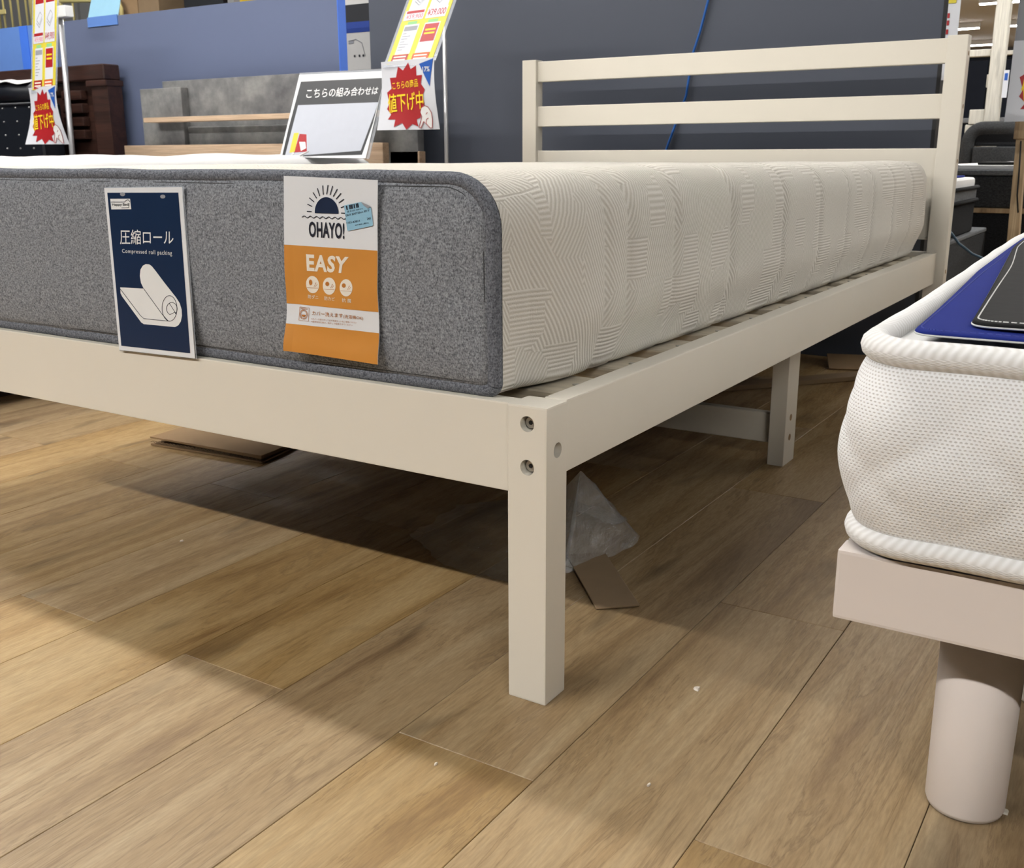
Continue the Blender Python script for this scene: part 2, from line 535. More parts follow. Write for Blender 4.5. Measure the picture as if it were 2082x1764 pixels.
# partitions behind the beds
wl = struct(box('wall_back_left', -3.86, -2.19, 2.2, 2.244, 0, 1.166, M['partition_blue'], bev=0.001))
wl['_o'] = (0, 0, 0)
box('edge_trim', -2.1905, -2.187, 2.2005, 2.2435, 0, 1.164, M['edge_blue'], wl)
wl2 = struct(box('wall_back_left_bluelit', -5.6, -3.865, 2.2, 2.244, 0, 1.166, M['blue_glow_and_card'], bev=0.001))  # same partition continued, its blue glow painted as a bluer colour
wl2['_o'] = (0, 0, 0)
box('edge_trim', -4.12, -4.06, 2.196, 2.2, 0, 1.166, M['edge_blue'], wl2)
wr = struct(box('wall_back_right', -2.04, -0.084, 2.2, 2.244, 0, 2.2, M['partition_grey'], bev=0.001))
wr['_o'] = (0, 0, 0)
box('edge_trim', -0.084, -0.074, 2.199, 2.246, 0, 2.2, M['edge_black'], wr)

# ceiling lights: linked lines of tubes running along X
def ceiling_light(x0, x1, y, z=2.95, m=None):
    t = thing('ceiling_light', 'long white linear lamp under the shop ceiling', 'ceiling light', ((x0 + x1) / 2, y, z), 'ceiling lamps in rows')
    box('housing', x0, x1, y - 0.06, y + 0.06, z + 0.012, z + 0.11, M['lamp_body'], t, 0.004, 1)
    box('diffuser', x0 + 0.01, x1 - 0.01, y - 0.045, y + 0.045, z, z + 0.012, m or M['lamp'], t)
for y, starts in ((-2.9, (-5.2, -2.75, 1.9)), (0.7, (-5.2, -2.75, 4.5, 6.95)), (4.3, (-5.2, -2.75, -0.3, 2.15)), (7.9, (-5.2, -2.75, -0.3, 2.15))):
    for x in starts:
        ceiling_light(x, x + 2.38, y, m=M['lamp_front'] if y < 0 else M['lamp'])
for y in (11.5, 15.1, 18.7, 22.3, 25.9):
    for i in range(3):
        ceiling_light(-5.2 + i * 2.45, -5.2 + i * 2.45 + 1.9, y)

# ------------------------------------------------------------------ the white bed frame
L, A, B = 1.985, 0.048, 0.0432
XL = -1.2368                   # outer face of the far side rail
bed = thing('bed', 'cream painted slatted bed frame with three-bar headboard in the centre', 'bed', (-0.6, 1.0, 0))
def near_leg():
    o = box('leg', -A, 0, 0, B, 0, 0.3374, M['cream'], bed, 0.0022, 2)
    p = Vector(bed['_o'])
    def q(*a): return Vector(a) - p
    cut(o, [(q(-0.0235, -0.01, 0.318), q(-0.0235, 0.02, 0.318), 0.0085),
            (q(-0.0235, -0.01, 0.271), q(-0.0235, 0.02, 0.271), 0.0085),
            (q(0.01, 0.023, 0.288), q(-0.016, 0.023, 0.288), 0.0083)])
    for z in (0.318, 0.271):
        b_ = cyl('bolt', (-0.0235, 0.0075, z), (-0.0235, 0.0205, z), 0.0060, M['steel'], o, n=24, world=False)
        b_.location = -p
        s_ = cyl('hex_socket', (-0.0235, 0.0070, z), (-0.0235, 0.0076, z), 0.0026, M['dark_hole'], b_, n=6, world=False)
        r_ = tube('bored_lining', [(-0.0235 + 0.0078 * math.cos(t), 0.019, z + 0.0078 * math.sin(t)) for t in [i * math.pi / 12 for i in range(24)]], 0.0012, M['raw_wood'], o, 6, True, world=False)
        r_.location = -p
    pl_ = cyl('wood_plug', (-0.0105, 0.023, 0.288), (-0.018, 0.023, 0.288), 0.0082, M['raw_wood'], o, n=24, world=False)
    pl_.location = -p
near_leg()
box('leg', XL, XL + A, 0, B, 0, 0.3374, M['cream'], bed, 0.0022, 2)
box('foot_board', XL + A - 0.002, -A + 0.002, 0.003, 0.028, 0.2401, 0.3372, M['cream'], bed, 0.0018, 2)
box('side_rail', -0.027, 0, B - 0.002, L + 0.001, 0.2595, 0.3387, M['cream'], bed, 0.0018, 2)
box('side_rail', XL, XL + 0.027, B - 0.002, L + 0.001, 0.2595, 0.3387, M['cream'], bed, 0.0018, 2)
box('slat_ledge', -0.047, -0.0275, 0.05, 1.98, 0.292, 0.3175, M['raw_wood'], bed, 0.001, 1)
box('slat_ledge', XL + 0.0275, XL + 0.047, 0.05, 1.98, 0.292, 0.3175, M['raw_wood'], bed, 0.001, 1)
slat0 = None
for i in range(13):
    yc = 0.134 + 0.1455 * i
    if slat0 is None:
        v, f = box_vf(XL + 0.03, -0.029, -0.045, 0.045, 0.318, 0.3325, 0.002, 1)
        slat0 = obj('slat', [(x + 0.6, y - 1.0, z) for x, y, z in v], f, M['slat'], bed, world=False)
        o = slat0
    else:
        o = slat0.copy(); COL.objects.link(o); o.parent = bed
    o.location = (0, yc, 0)
    s_ = cyl('screw', (-0.040 + 0.6, -1.0, 0.3322), (-0.040 + 0.6, -1.0, 0.3334), 0.0042, M['steel'], o, n=14, world=False)
# head board: posts and three bars
PX, HX0, PWD, PD = 0.0226, -1.2594, 0.0488, 0.041
hp = []
for x0 in (HX0, PX - PWD):
    hp.append(box('post', x0, x0 + PWD, L, L + PD, 0, 0.8672, M['cream'], bed, 0.002, 2))
for z in (0.825, 0.70, 0.567, 0.29):
    s_ = cyl('post_screw', (PX - 0.0004, L + 0.02, z), (PX + 0.0006, L + 0.02, z), 0.0055, M['raw_wood'], hp[1], n=14, world=False)
    s_.location = -Vector(bed['_o'])
for z0, z1 in ((0.8034, 0.8625), (0.6712, 0.7312), (0.37, 0.5992)):
    box('headboard_bar', HX0 + PWD - 0.001, PX - PWD + 0.001, L + 0.013, L + 0.034, z0, z1, M['cream'], bed, 0.0015, 1)
box('head_beam', HX0 + PWD - 0.001, PX - PWD + 0.001, L + 0.012, L + 0.036, 0.2595, 0.3387, M['cream'], bed, 0.0015, 1)
# middle support: two legs and a crossbar
for xa, xb in ((-0.100, -0.068), (XL + 0.068, XL + 0.1)):
    lg = box('support_leg', xa, xb, 1.022, 1.088, 0, 0.318, M['cream'], bed, 0.0018, 2)
    if xb > -0.1:
        for z in (0.093, 0.053):
            h_ = cyl('bolt_hole', (xb - 0.001, 1.052, z), (xb + 0.0005, 1.052, z), 0.0065, M['raw_wood'], lg, n=16, world=False)
            h_.location = -Vector(bed['_o'])
box('crossbar', XL + 0.1, -0.099, 1.05, 1.072, 0.036, 0.096, M['cream'], bed, 0.0018, 1)
box('centre_beam', -0.66, -0.60, 0.03, 1.99, 0.285, 0.3175, M['raw_wood'], bed, 0.001, 1)
for y in (0.6, 1.5):
    pass

# ------------------------------------------------------------------ cream knit mattress with grey end panel
mx0, mx1, mz0, mz1 = -1.190, -0.0685, 0.3375, 0.5695
def rr_profile(x0, x1, z0, z1, rt_, rb_, n=9, side=26, flat=40):
    """closed rounded rectangle, counter-clockwise seen from -Y, starting bottom left"""
    P = []
    def arc(cx, cz, r, a0, a1):
        for i in range(n):
            t = a0 + (a1 - a0) * i / n
            P.append((cx + r * math.cos(t), cz + r * math.sin(t), math.cos(t), math.sin(t)))
    def seg(xa, za, xb, zb, k, nx, nz):
        for i in range(k):
            t = i / k
            P.append((xa + (xb - xa) * t, za + (zb - za) * t, nx, nz))
    seg(x0 + rb_, z0, x1 - rb_, z0, flat // 2, 0, -1)
    arc(x1 - rb_, z0 + rb_, rb_, -math.pi / 2, 0)
    seg(x1, z0 + rb_, x1, z1 - rt_, side, 1, 0)
    arc(x1 - rt_, z1 - rt_, rt_, 0, math.pi / 2)
    seg(x1 - rt_, z1, x0 + rt_, z1, flat, 0, 1)
    arc(x0 + rt_, z1 - rt_, rt_, math.pi / 2, math.pi)
    seg(x0, z1 - rt_, x0, z0 + rb_, side, -1, 0)
    arc(x0 + rb_, z0 + rb_, rb_, math.pi, 1.5 * math.pi)
    return P
matt = thing('mattress', 'cream knitted mattress with grey fabric end panel on the cream bed', 'mattress', (-0.63, 1.0, mz0))
SEAMS = [0.068, 0.200, 0.258, 0.395, 0.597, 0.828, 1.03, 1.21, 1.40, 1.58, 1.76]
PR = rr_profile(mx0, mx1, mz0, mz1, 0.058, 0.014)
arcl = [0.0]
for i in range(1, len(PR)):
    arcl.append(arcl[-1] + math.hypot(PR[i][0] - PR[i - 1][0], PR[i][1] - PR[i - 1][1]))
ys = sorted(set([0.024 + (1.968 - 0.024) * i / 300 for i in range(301)] + [1.90 + 0.068 * i / 14 for i in range(15)] + SEAMS))
V, F, U = [], [], []
for y in ys:
    e = sm(0.026, 0.16, y)
    end = max(0.0, (y - 1.908) / 0.06)
    shrink = 0.055 * (1 - math.sqrt(max(0.0, 1 - min(1, end) ** 2)))
    puff = 1.0
    for s in SEAMS:
        puff -= 1.5 * math.exp(-abs((y - s) / 0.0075) ** 1.3)
    for i, (x, z, nx, nz) in enumerate(PR):
        h = (z - mz0) / (mz1 - mz0)
        side = (0.45 + 0.55 * sm(0.0, 0.35, h)) * (1 - sm(0.9, 1.06, h))
        bul = (0.030 + 0.010 * sm(0.3, 1.9, y)) * e * side * abs(nx) if nx > 0 else 0.0
        pf_ = 0.0050 * (1 - 0.55 * sm(0.6, 1.4, y)) * puff * e * (abs(nx) * side + max(0, nz) * 0.5 * (1 if abs(x - mx1) < 0.16 else 0.35))
        wob = 0.003 * noise.noise((x * 3, y * 6, z * 6)) * e * (1 if nz >= 0 else 0)
        low = 0.004 * sm(0.5, 1.4, y) if (nz > 0.5) else 0
        d = bul + pf_ + wob - shrink
        V.append((x + nx * d, y, max(mz0 - 0.001, z + nz * d - low)))
        U.append((y, arcl[i]))
n_ = len(PR)
for j in range(len(ys) - 1):
    for i in range(n_):
        i2 = (i + 1) % n_
        F.append([j * n_ + i, j * n_ + i2, (j + 1) * n_ + i2, (j + 1) * n_ + i])
F.append([(len(ys) - 1) * n_ + i for i in range(n_)])
obj('cover', V, F, M['knit'], matt, True, uvs=U)
# grey end panel: rings shrinking to the middle, slightly domed
rings = [(0.0, 0.026), (0.0035, 0.0225), (0.008, 0.0185), (0.011, 0.0125), (0.02, 0.0095), (0.04, 0.0065), (0.07, 0.0048), (0.1, 0.0042)]
V, F = [], []
IN = PR[:]
for d, y in rings:
    for (x, z, nx, nz) in IN:
        cx = min(max(x, mx0 + 0.105), mx1 - 0.105); cz = min(max(z, mz0 + 0.105), mz1 - 0.105)
        V.append((x + (cx - x) * min(1, d / 0.105), y + 0.0015 * noise.noise((x * 9, z * 9, 3)) * (d > 0.01), z + (cz - z) * min(1, d / 0.105)))
for j in range(len(rings) - 1):
    for i in range(n_):
        i2 = (i + 1) % n_
        F.append([j * n_ + i2, j * n_ + i, (j + 1) * n_ + i, (j + 1) * n_ + i2])
F.append([(len(rings) - 1) * n_ + i for i in range(n_)][::-1])
obj('end_panel', V, F, M['felt'], matt, True)
pp = []
for (x, z, nx, nz) in PR[::1]:
    pp.append((x - nx * 0.0065 + nx * 0.0015 * noise.noise((x * 7, 1, z * 7)), 0.0185, z - nz * 0.0065 + 0.0016 * noise.noise((x * 11, 0, z * 9))))
tube('piping', pp, 0.0082, M['piping_grey'], matt, 10, True)
# seam stitch groove cord
def inset(x, z, d):
    cx = min(max(x, mx0 + 0.105), mx1 - 0.105); cz = min(max(z, mz0 + 0.105), mz1 - 0.105)
    return (x + (cx - x) * d / 0.105, 0.0118, z + (cz - z) * d / 0.105)
tube('seam', [inset(x, z, 0.0145) for (x, z, nx, nz) in PR], 0.0007, M['black_print'], matt, 5, True)

# ------------------------------------------------------------------ flat print on signs
def homog(px, uv):
    a = []
    for (x, y), (u, v) in zip(px, uv):
        a.append([x, y, 1, 0, 0, 0, -u * x, -u * y, -u])
        a.append([0, 0, 0, x, y, 1, -v * x, -v * y, -v])
    _, _, vt = np.linalg.svd(np.array(a, float))
    return vt[-1].reshape(3, 3)

class Sign:
    """a sheet w x h; drawing coordinates are those of a quad q (tl, tr, br, bl)"""
    def __init__(s, parent, w, h, q, deform=None):
        s.p, s.w, s.h, s.k = parent, w, h, 0
        s.H = homog(q, [(0, 0), (1, 0), (1, 1), (0, 1)])
        s.df = deform or (lambda u, v: 0.0)
        s.flat = deform is None
    def uv(s, x, y):
        r = s.H @ np.array([x, y, 1.0])
        return r[0] / r[2], r[1] / r[2]
    def loc(s, u, v, off=0.0):
        return ((u - 0.5) * s.w, -s.df(u, v) - off, (1 - v) * s.h)
    def sheet(s, name, mat, u0=0, v0=0, u1=1, v1=1, off=0.0, th=0.0006, n=14, m=22, parent=None):
        V, F = [], []
        for side in (0, 1):
            for j in range(m + 1):
                for i in range(n + 1):
                    V.append(s.loc(u0 + (u1 - u0) * i / n, v0 + (v1 - v0) * j / m, off - side * th))
        c = (n + 1) * (m + 1)
        for j in range(m):
            for i in range(n):
                a = j * (n + 1) + i
                F.append([a, a + n + 1, a + n + 2, a + 1])
                F.append([c + a, c + a + 1, c + a + n + 2, c + a + n + 1])
        if n <= 2: pass
        rim = [i for i in range(n + 1)] + [j * (n + 1) + n for j in range(1, m + 1)] + [m * (n + 1) + i for i in range(n - 1, -1, -1)] + [j * (n + 1) for j in range(m - 1, 0, -1)]
        k0 = len(V); m_ = len(rim)
        V += [V[a] for a in rim] + [V[c + a] for a in rim]
        for a in range(m_):
            b = (a + 1) % m_
            F.append([k0 + a, k0 + b, k0 + m_ + b, k0 + m_ + a])
        return obj(name, V, F, mat, parent or s.p, True, world=False)
    def poly(s, name, pts, mat, off=0.0005, parent=None, raw=False):
        bm = bmesh.new()
        f = bm.faces.new([bm.verts.new(tuple(p if raw else s.uv(*p)) + (0,)) for p in pts][::-1])
        bmesh.ops.triangulate(bm, faces=[f])
        for _ in range(5):
            e = [x for x in bm.edges if x.calc_length() > 0.09]
            if not e or s.flat: break
            bmesh.ops.subdivide_edges(bm, edges=e, cuts=1)
            bmesh.ops.triangulate(bm, faces=list(bm.faces))
        V, F = bm_out(bm)
        V = [s.loc(p[0], p[1], off) for p in V]
        return obj(name, V, F, mat, parent or s.p, world=False)
    def quads(s, name, rects, mat, off=0.0005, parent=None, raw=False):
        V, F = [], []
        for q in rects:
            b = len(V)
            for p in q:
                u, v = p if raw else s.uv(*p)
                V.append(s.loc(u, v, off))
            F.append([b + 3, b + 2, b + 1, b])
        return obj(name, V, F, mat, parent or s.p, world=False)
    def lines(s, name, polylines, width, mat, off=0.0007, parent=None, raw=False):
        """strokes, width in drawing units"""
        V, F = [], []
        for pl in polylines:
            pl = [Vector(p) for p in pl]
            b = len(V)
            for i, p in enumerate(pl):
                d = pl[min(i + 1, len(pl) - 1)] - pl[max(i - 1, 0)]
                d.normalize()
                n = Vector((-d.y, d.x)) * width / 2
                for q in (p + n, p - n):
                    u, v = q if raw else s.uv(*q)
                    V.append(s.loc(u, v, off))
            for i in range(len(pl) - 1):
                F.append([b + 2 * i, b + 2 * i + 1, b + 2 * i + 3, b + 2 * i + 2])
        return obj(name, V, F, mat, parent or s.p, world=False)
    def text(s, name, body, q, mat, off=0.0008, bold=0.0, parent=None, raw=False, space=1.0):
        """q: (tl, tr, br, bl) corners of the lettering's bounding box"""
        c = bpy.data.curves.new('t', 'FONT'); c.body = body; c.size = 1.0; c.offset = bold; c.space_character = space
        c.resolution_u = 3
        o = bpy.data.objects.new('t', c); COL.objects.link(o)
        bpy.context.view_layer.update()
        me = bpy.data.meshes.new_from_object(o.evaluated_get(bpy.context.evaluated_depsgraph_get()))
        bpy.data.objects.remove(o)
        co = [v.co.copy() for v in me.vertices]
        xs = [p.x for p in co]; ys_ = [p.y for p in co]
        xa, xb, ya, yb = min(xs), max(xs), min(ys_), max(ys_)
        V = []
        for p in co:
            a = (p.x - xa) / (xb - xa or 1); b = 1 - (p.y - ya) / (yb - ya or 1)
            x = (q[0][0] * (1 - a) + q[1][0] * a) * (1 - b) + (q[3][0] * (1 - a) + q[2][0] * a) * b
            y = (q[0][1] * (1 - a) + q[1][1] * a) * (1 - b) + (q[3][1] * (1 - a) + q[2][1] * a) * b
            u, v = (x, y) if raw else s.uv(x, y)
            V.append(s.loc(u, v, off))
        F = [list(pg.vertices) for pg in me.polygons]
        return obj(name, V, F, mat, parent or s.p, world=False)

def rect(x0, y0, x1, y1):
    return [(x0, y0), (x1, y0), (x1, y1), (x0, y1)]
def ell(cx, cy, rx, ry, n=36, a0=0, a1=360):
    return [(cx + rx * math.cos(R(a0 + (a1 - a0) * i / n)), cy + ry * math.sin(R(a0 + (a1 - a0) * i / n))) for i in range(n + (0 if a1 - a0 == 360 else 1))]

# ---- navy "compressed roll" card leaning on the panel
card = thing('info_card', 'navy laminated card with a white rolled mattress drawing on the grey panel', 'card', (-0.594, -0.0022, 0.336))
card.rotation_euler = (R(-1.6), R(-1.2), 0)
S = Sign(card, 0.1495, 0.2125, [(125, 95), (843, 65), (965, 1690), (250, 1620)])
S.sheet('card_board', M['gloss_paper'], th=0.0012, n=2, m=2)
S.poly('navy_field', [(155, 137), (812, 117), (922, 1640), (272, 1580)], M['navy_print'], 0.0003)
lg = S.poly('logo_patch', [(183, 193), (366, 187), (377, 284), (192, 291)], M['white_ink'], 0.0005)
S.lines('logo_lines', [[(190, 222), (318, 218), (335, 200), (350, 195), (366, 216)], [(288, 274), (355, 270), (358, 228)]], 5, M['ink'], 0.0008, lg)
S.text('logo_lettering', 'Happy Bed', [(200, 234), (350, 228), (352, 258), (204, 264)], M['black_print'], 0.0008, 0.01, lg)
for cx, cy in ((298, 147), (670, 158)):
    S.poly('punch_hole', ell(cx, cy, 24, 18, 16), M['grey_ink'], 0.0006)
S.text('lettering', '圧縮ロール', [(268, 474), (768, 470), (768, 604), (272, 616)], M['white_ink'], 0.0006, 0.003)
S.text('caption', 'Compressed roll packing', [(288, 658), (752, 664), (756, 718), (290, 706)], M['white_ink'], 0.0006, 0.0, space=1.15)
roll = [(268, 1022), (487, 1028), (462, 975), (452, 910), (458, 850), (480, 812), (508, 796), (540, 797), (565, 815), (600, 858), (680, 965), (790, 1105), (825, 1160), (843, 1220), (846, 1280), (835, 1335), (812, 1372), (780, 1390), (486, 1368), (462, 1352), (285, 1108), (270, 1078)]
rp = S.poly('roll_drawing', roll, M['white_ink'], 0.0005)
outer = [(728 + 70 * math.cos(R(a)), 1212 + 122 * math.sin(R(a))) for a in range(-90, 100, 10)]
full = [(730 + 70 * math.cos(R(a)), 1212 + 122 * math.sin(R(a))) for a in range(0, 370, 10)]
inner = [(752 + 50 * math.cos(R(a)), 1215 + 60 * math.sin(R(a))) for a in range(110, 420, 10)]
S.lines('roll_outline', [full, inner, [(270, 1038), (455, 1285), (488, 1315), (730, 1335)], [(487, 1028), (665, 1275), (720, 1335)], [(728, 1162), (795, 1268)], [(735, 1270), (765, 1255), (775, 1245), (795, 1270)]], 5, M['ink'], 0.0007, rp)
S.sheet('sleeve', M['sleeve'], -0.008, -0.006, 1.014, 1.006, off=-0.0013, th=0.0003, n=2, m=2)

# ---- orange and white hang tag
def tagdef(u, v):
    d = 0.0018 * math.sin(v * 3.1) + 0.004 * sm(0.75, 1.0, v) * (1 - u) ** 1.5 * 1.6
    d += 0.0028 * sm(0.85, 1.0, v)
    d += 0.0007 * math.sin(16 * v + 5 * u) * sm(0.3, 0.6, v)
    d += 0.0005 * abs(noise.noise((u * 5, v * 6, 2)))
    d += 0.003 * (1 - sm(0.0, 0.10, u)) * sm(0.05, 0.4, v) * 0.5
    return d
tg = thing('product_tag', 'white and orange paper tag with a sun emblem hanging on the grey panel', 'tag', (-0.2868, 0.0015, 0.3625))
tg.rotation_euler = (R(-0.5), R(1.4), 0)
S = Sign(tg, 0.1375, 0.2005, [(120, 45), (930, 48), (948, 1705), (118, 1585)], tagdef)
S.sheet('tag_paper', M['gloss_paper'], th=0.0005, n=20, m=60)
def band(name, y0l, y0r, y1l, y1r, mat):
    q = []
    n = 24
    ul0, vl0 = S.uv(110, y0l); ur0, vr0 = S.uv(930, y0r); ul1, vl1 = S.uv(110, y1l); ur1, vr1 = S.uv(940, y1r)
    for i in range(n):
        for j in range(24):
            a0, a1, b0, b1 = i / n, (i + 1) / n, j / 24, (j + 1) / 24
            def pt(a, b):
                t = vl0 + (vr0 - vl0) * a; u_ = vl1 + (vr1 - vl1) * a
                return (0.001 + a * 0.998, t + (u_ - t) * b)
            q.append([pt(a0, b0), pt(a1, b0), pt(a1, b1), pt(a0, b1)])
    return S.quads(name, q, mat, 0.0003, raw=True)
band('orange_band', 628, 655, 1150, 1212, M['orange_print'])
band('orange_band', 1333, 1408, 1583, 1704, M['orange_print'])
sp = S.poly('sun_emblem', [(387, 347)] + ell(490, 340, 103, 131, 30, 180, 360) + [(594, 347)], M['sun_print'], 0.0006)
# sunrays, measured in the emblem's own crop
def cr(x, y): return ((600 + x / 13.567 - 550) * 4.41, (360 + y / 13.567 - 350) * 4.41)
rays = [[(300, 897), (430, 897)], [(318, 710), (445, 762)], [(372, 540), (492, 640)], [(470, 395), (568, 548)], [(590, 285), (648, 485)], [(728, 210), (745, 445)], [(868, 190), (835, 435)], [(992, 210), (925, 445)], [(1118, 285), (1008, 485)], [(1215, 392), (1085, 548)], [(1288, 545), (1155, 645)], [(1330, 715), (1212, 770)], [(1220, 908), (1330, 908)]]
S.lines('sun_rays', [[cr(*a), cr(*b)] for a, b in rays], 7.5, M['ink'], 0.0006, sp)
wv = [cr(170 + 1180 * i / 90, 1042 + 22 * math.sin(i / 90 * 2 * math.pi * 7.2 + 2.4) + 4 * i / 90) for i in range(91)]
S.lines('wave_line', [wv], 6.5, M['ink'], 0.0006, sp)
S.text('lettering', 'OHAYO!', [(332, 420), (646, 424), (645, 564), (334, 556)], M['ink'], 0.0006, 0.028, space=1.06)
S.text('lettering', 'EASY', [(306, 704), (682, 718), (652, 868), (308, 856)], M['cream_ink'], 0.0006, 0.035, space=1.1)
for cx, cy in ((352, 977), (502, 986), (656, 996)):
    d_ = S.poly('pictogram', ell(cx, cy, 58, 78, 30), M['cream_ink'], 0.0006)
    S.poly('mite_symbol', ell(cx - 16 if cx < 600 else cx - 20, cy - 20, 15 if cx < 450 else 18, 26 if cx < 450 else 20, 14), M['orange_line'], 0.0008, d_)
    S.lines('arrow_symbol', [[(cx - 50, cy + 28), (cx + 50, cy + 30)], [(cx + 12, cy + 18), (cx + 34, cy - 20), (cx + 24, cy - 12)], [(cx + 24, cy + 18), (cx + 44, cy - 8)]], 3.0, M['orange_line'], 0.0008, d_)
S.text('lettering', '防ダニ', [(308, 1068), (402, 1074), (402, 1108), (308, 1102)], M['cream_ink'], 0.0006, 0.006)
S.text('lettering', '防カビ', [(458, 1078), (552, 1084), (552, 1120), (458, 1114)], M['cream_ink'], 0.0006, 0.006)
S.text('lettering', '抗 菌', [(618, 1090), (702, 1096), (702, 1132), (618, 1126)], M['cream_ink'], 0.0006, 0.006)
S.lines('washer_symbol', [[(232, 1183), (318, 1189), (312, 1312), (226, 1304), (232, 1183)], ell(267, 1250, 34, 44, 24) + [(301, 1250)], ell(267, 1250, 27, 35, 24) + [(294, 1250)], [(242, 1196), (305, 1200)]], 4.0, M['orange_line'], 0.0006)
S.poly('water_symbol', ell(267, 1252, 19, 20, 18, 0, 180), M['orange_line'], 0.0007)
S.text('lettering', 'カバー洗えます', [(344, 1214), (622, 1232), (620, 1274), (344, 1254)], M['orange_line'], 0.0006, 0.004)
S.text('lettering', '(洗濯機OK)', [(626, 1240), (803, 1254), (802, 1294), (626, 1280)], M['orange_line'], 0.0006, 0.002)
S.text('small_print', '※カバーを取り外して必ず洗濯ネットをご使用ください', [(338, 1280), (742, 1308), (742, 1324), (338, 1296)], M['orange_line'], 0.0006, 0.0)
S.text('small_print', '※直射日光を避け、陰干しで乾燥させてください', [(338, 1304), (704, 1332), (704, 1348), (338, 1320)], M['orange_line'], 0.0006, 0.0)
# pale blue price sticker on the tag
def cs(x, y): return ((690 + x / 23.525 - 550) * 4.41, (395 + y / 23.525 - 350) * 4.41)
st = S.poly('price_sticker', [cs(*p) for p in [(150, 400), (950, 210), (1250, 470), (1400, 430), (1510, 1230), (1470, 1290), (360, 1555), (300, 1520)]], M['sky_sticker'], 0.0010)
S.poly('curled_corner', [cs(*p) for p in [(950, 210), (1370, 370), (1385, 430), (1260, 490), (1060, 340)]], M['grey_ink'], 0.0016, st)
bars = []
for x0, x1 in ((240, 300), (380, 420), (430, 455), (470, 520), (530, 550), (590, 640), (690, 730), (740, 760), (770, 810)):
    y0 = 410 - 0.245 * (x0 - 240); h_ = 190
    bars.append([cs(x0, y0), cs(x1, y0 - 12), cs(x1 + 38, y0 + h_ - 12), cs(x0 + 38, y0 + h_)])
S.quads('barcode', bars, M['ink'], 0.0013, st)
S.text('sticker_lettering', '25 01103 43814 4', [cs(300, 640), cs(1010, 480), cs(1020, 540), cs(310, 720)], M['ink'], 0.0013, 0.0, st)
S.text('sticker_lettering', 'OHY EASY20cm SDマ', [cs(235, 810), cs(1335, 530), cs(1345, 620), cs(250, 910)], M['ink'], 0.0013, 0.006, st)
S.text('sticker_lettering', '243', [cs(1220, 920), cs(1395, 885), cs(1410, 985), cs(1235, 1030)], M['ink'], 0.0013, 0.006, st)
S.text('sticker_lettering', '1103-43814', [cs(275, 1150), cs(880, 1025), cs(895, 1110), cs(290, 1250)], M['ink'], 0.0013, 0.004, st)
S.text('sticker_lettering', '¥39,800 (税込)', [cs(660, 1250), cs(1310, 1110), cs(1320, 1190), cs(670, 1330)], M['ink'], 0.0013, 0.004, st)

# ------------------------------------------------------------------ bed on the right: white mesh mattress on round legs
fx, fy = 0.310, -0.04
b2 = thing('bed', 'pale greige bed base with round legs under the white mesh mattress', 'bed', (0.81, 0.95, 0))
box('foot_rail', fx, 1.33, fy, fy + 0.03, 0.2, 0.2625, M['pink_beige'], b2, 0.003, 2)
box('side_rail', fx + 0.0005, fx + 0.03, fy + 0.03, 1.95, 0.2, 0.2625, M['pink_beige'], b2, 0.003, 2)
box('side_rail', 1.30, 1.3295, fy + 0.03, 1.95, 0.2, 0.2625, M['pink_beige'], b2, 0.003, 2)
box('head_rail', fx, 1.33, 1.95, 1.98, 0.2, 0.2625, M['pink_beige'], b2, 0.003, 2)
box('deck', fx + 0.03, 1.30, fy + 0.03, 1.95, 0.235, 0.258, M['slat'], b2)
def round_leg(x, y):
    prof = [(0.0, 0.0), (0.0285, 0.0), (0.033, 0.0015), (0.0345, 0.006), (0.0365, 0.2352)]
    V, F = [], []
    n = 48
    for r, z in prof[1:]:
        for i in range(n):
            t = 2 * math.pi * i / n
            V.append((x + r * math.cos(t), y + r * math.sin(t), z))
    for j in range(len(prof) - 2):
        for i in range(n):
            i2 = (i + 1) % n
            F.append([j * n + i, j * n + i2, (j + 1) * n + i2, (j + 1) * n + i])
    F.append(list(range(n))[::-1]); F.append([3 * n + i for i in range(n)])
    o = obj('leg', V, F, M['pink_beige'], b2, True)
    return o
for x, y in ((0.4215, 0.056), (0.466, 0.312), (1.22, 0.058), (0.4245, 1.84), (1.22, 1.84)):
    round_leg(x, y)

m2 = thing('mattress', 'white mesh sided mattress with thick piped edge at the right', 'mattress', (0.81, 0.95, 0.2625))
def loop2(off, n_c=14, n_s=90):
    """rounded-rectangle plan loop, counter-clockwise from the near left corner"""
    x0, x1, y0, y1, r = 0.311 - off, 1.32 + off, -0.046 - off, 1.93 + off, 0.055 + off
    P = []
    def arc(cx, cy, a0):
        for i in range(n_c):
            t = R(a0 + 90 * i / n_c)
            P.append((cx + r * math.cos(t), cy + r * math.sin(t)))
    def seg(xa, ya, xb, yb, k):
        for i in range(k):
            P.append((xa + (xb - xa) * i / k, ya + (yb - ya) * i / k))
    arc(x0 + r, y0 + r, 180)
    seg(x0 + r, y0, x1 - r, y0, n_s)
    arc(x1 - r, y0 + r, 270)
    seg(x1, y0 + r, x1, y1 - r, 40)
    arc(x1 - r, y1 - r, 0)
    seg(x1 - r, y1, x0 + r, y1, 20)
    arc(x0 + r, y1 - r, 90)
    seg(x0, y1 - r, x0, y0 + r, n_s)
    return P
base2 = loop2(0.0)
al = [0.0]
for i in range(1, len(base2)):
    al.append(al[-1] + math.hypot(base2[i][0] - base2[i - 1][0], base2[i][1] - base2[i - 1][1]))
def rise(x, y):
    return 0.020 * sm(-0.02, 1.0, y)
NZ = 40
zb, zt = 0.280, 0.428
V, F, U = [], [], []
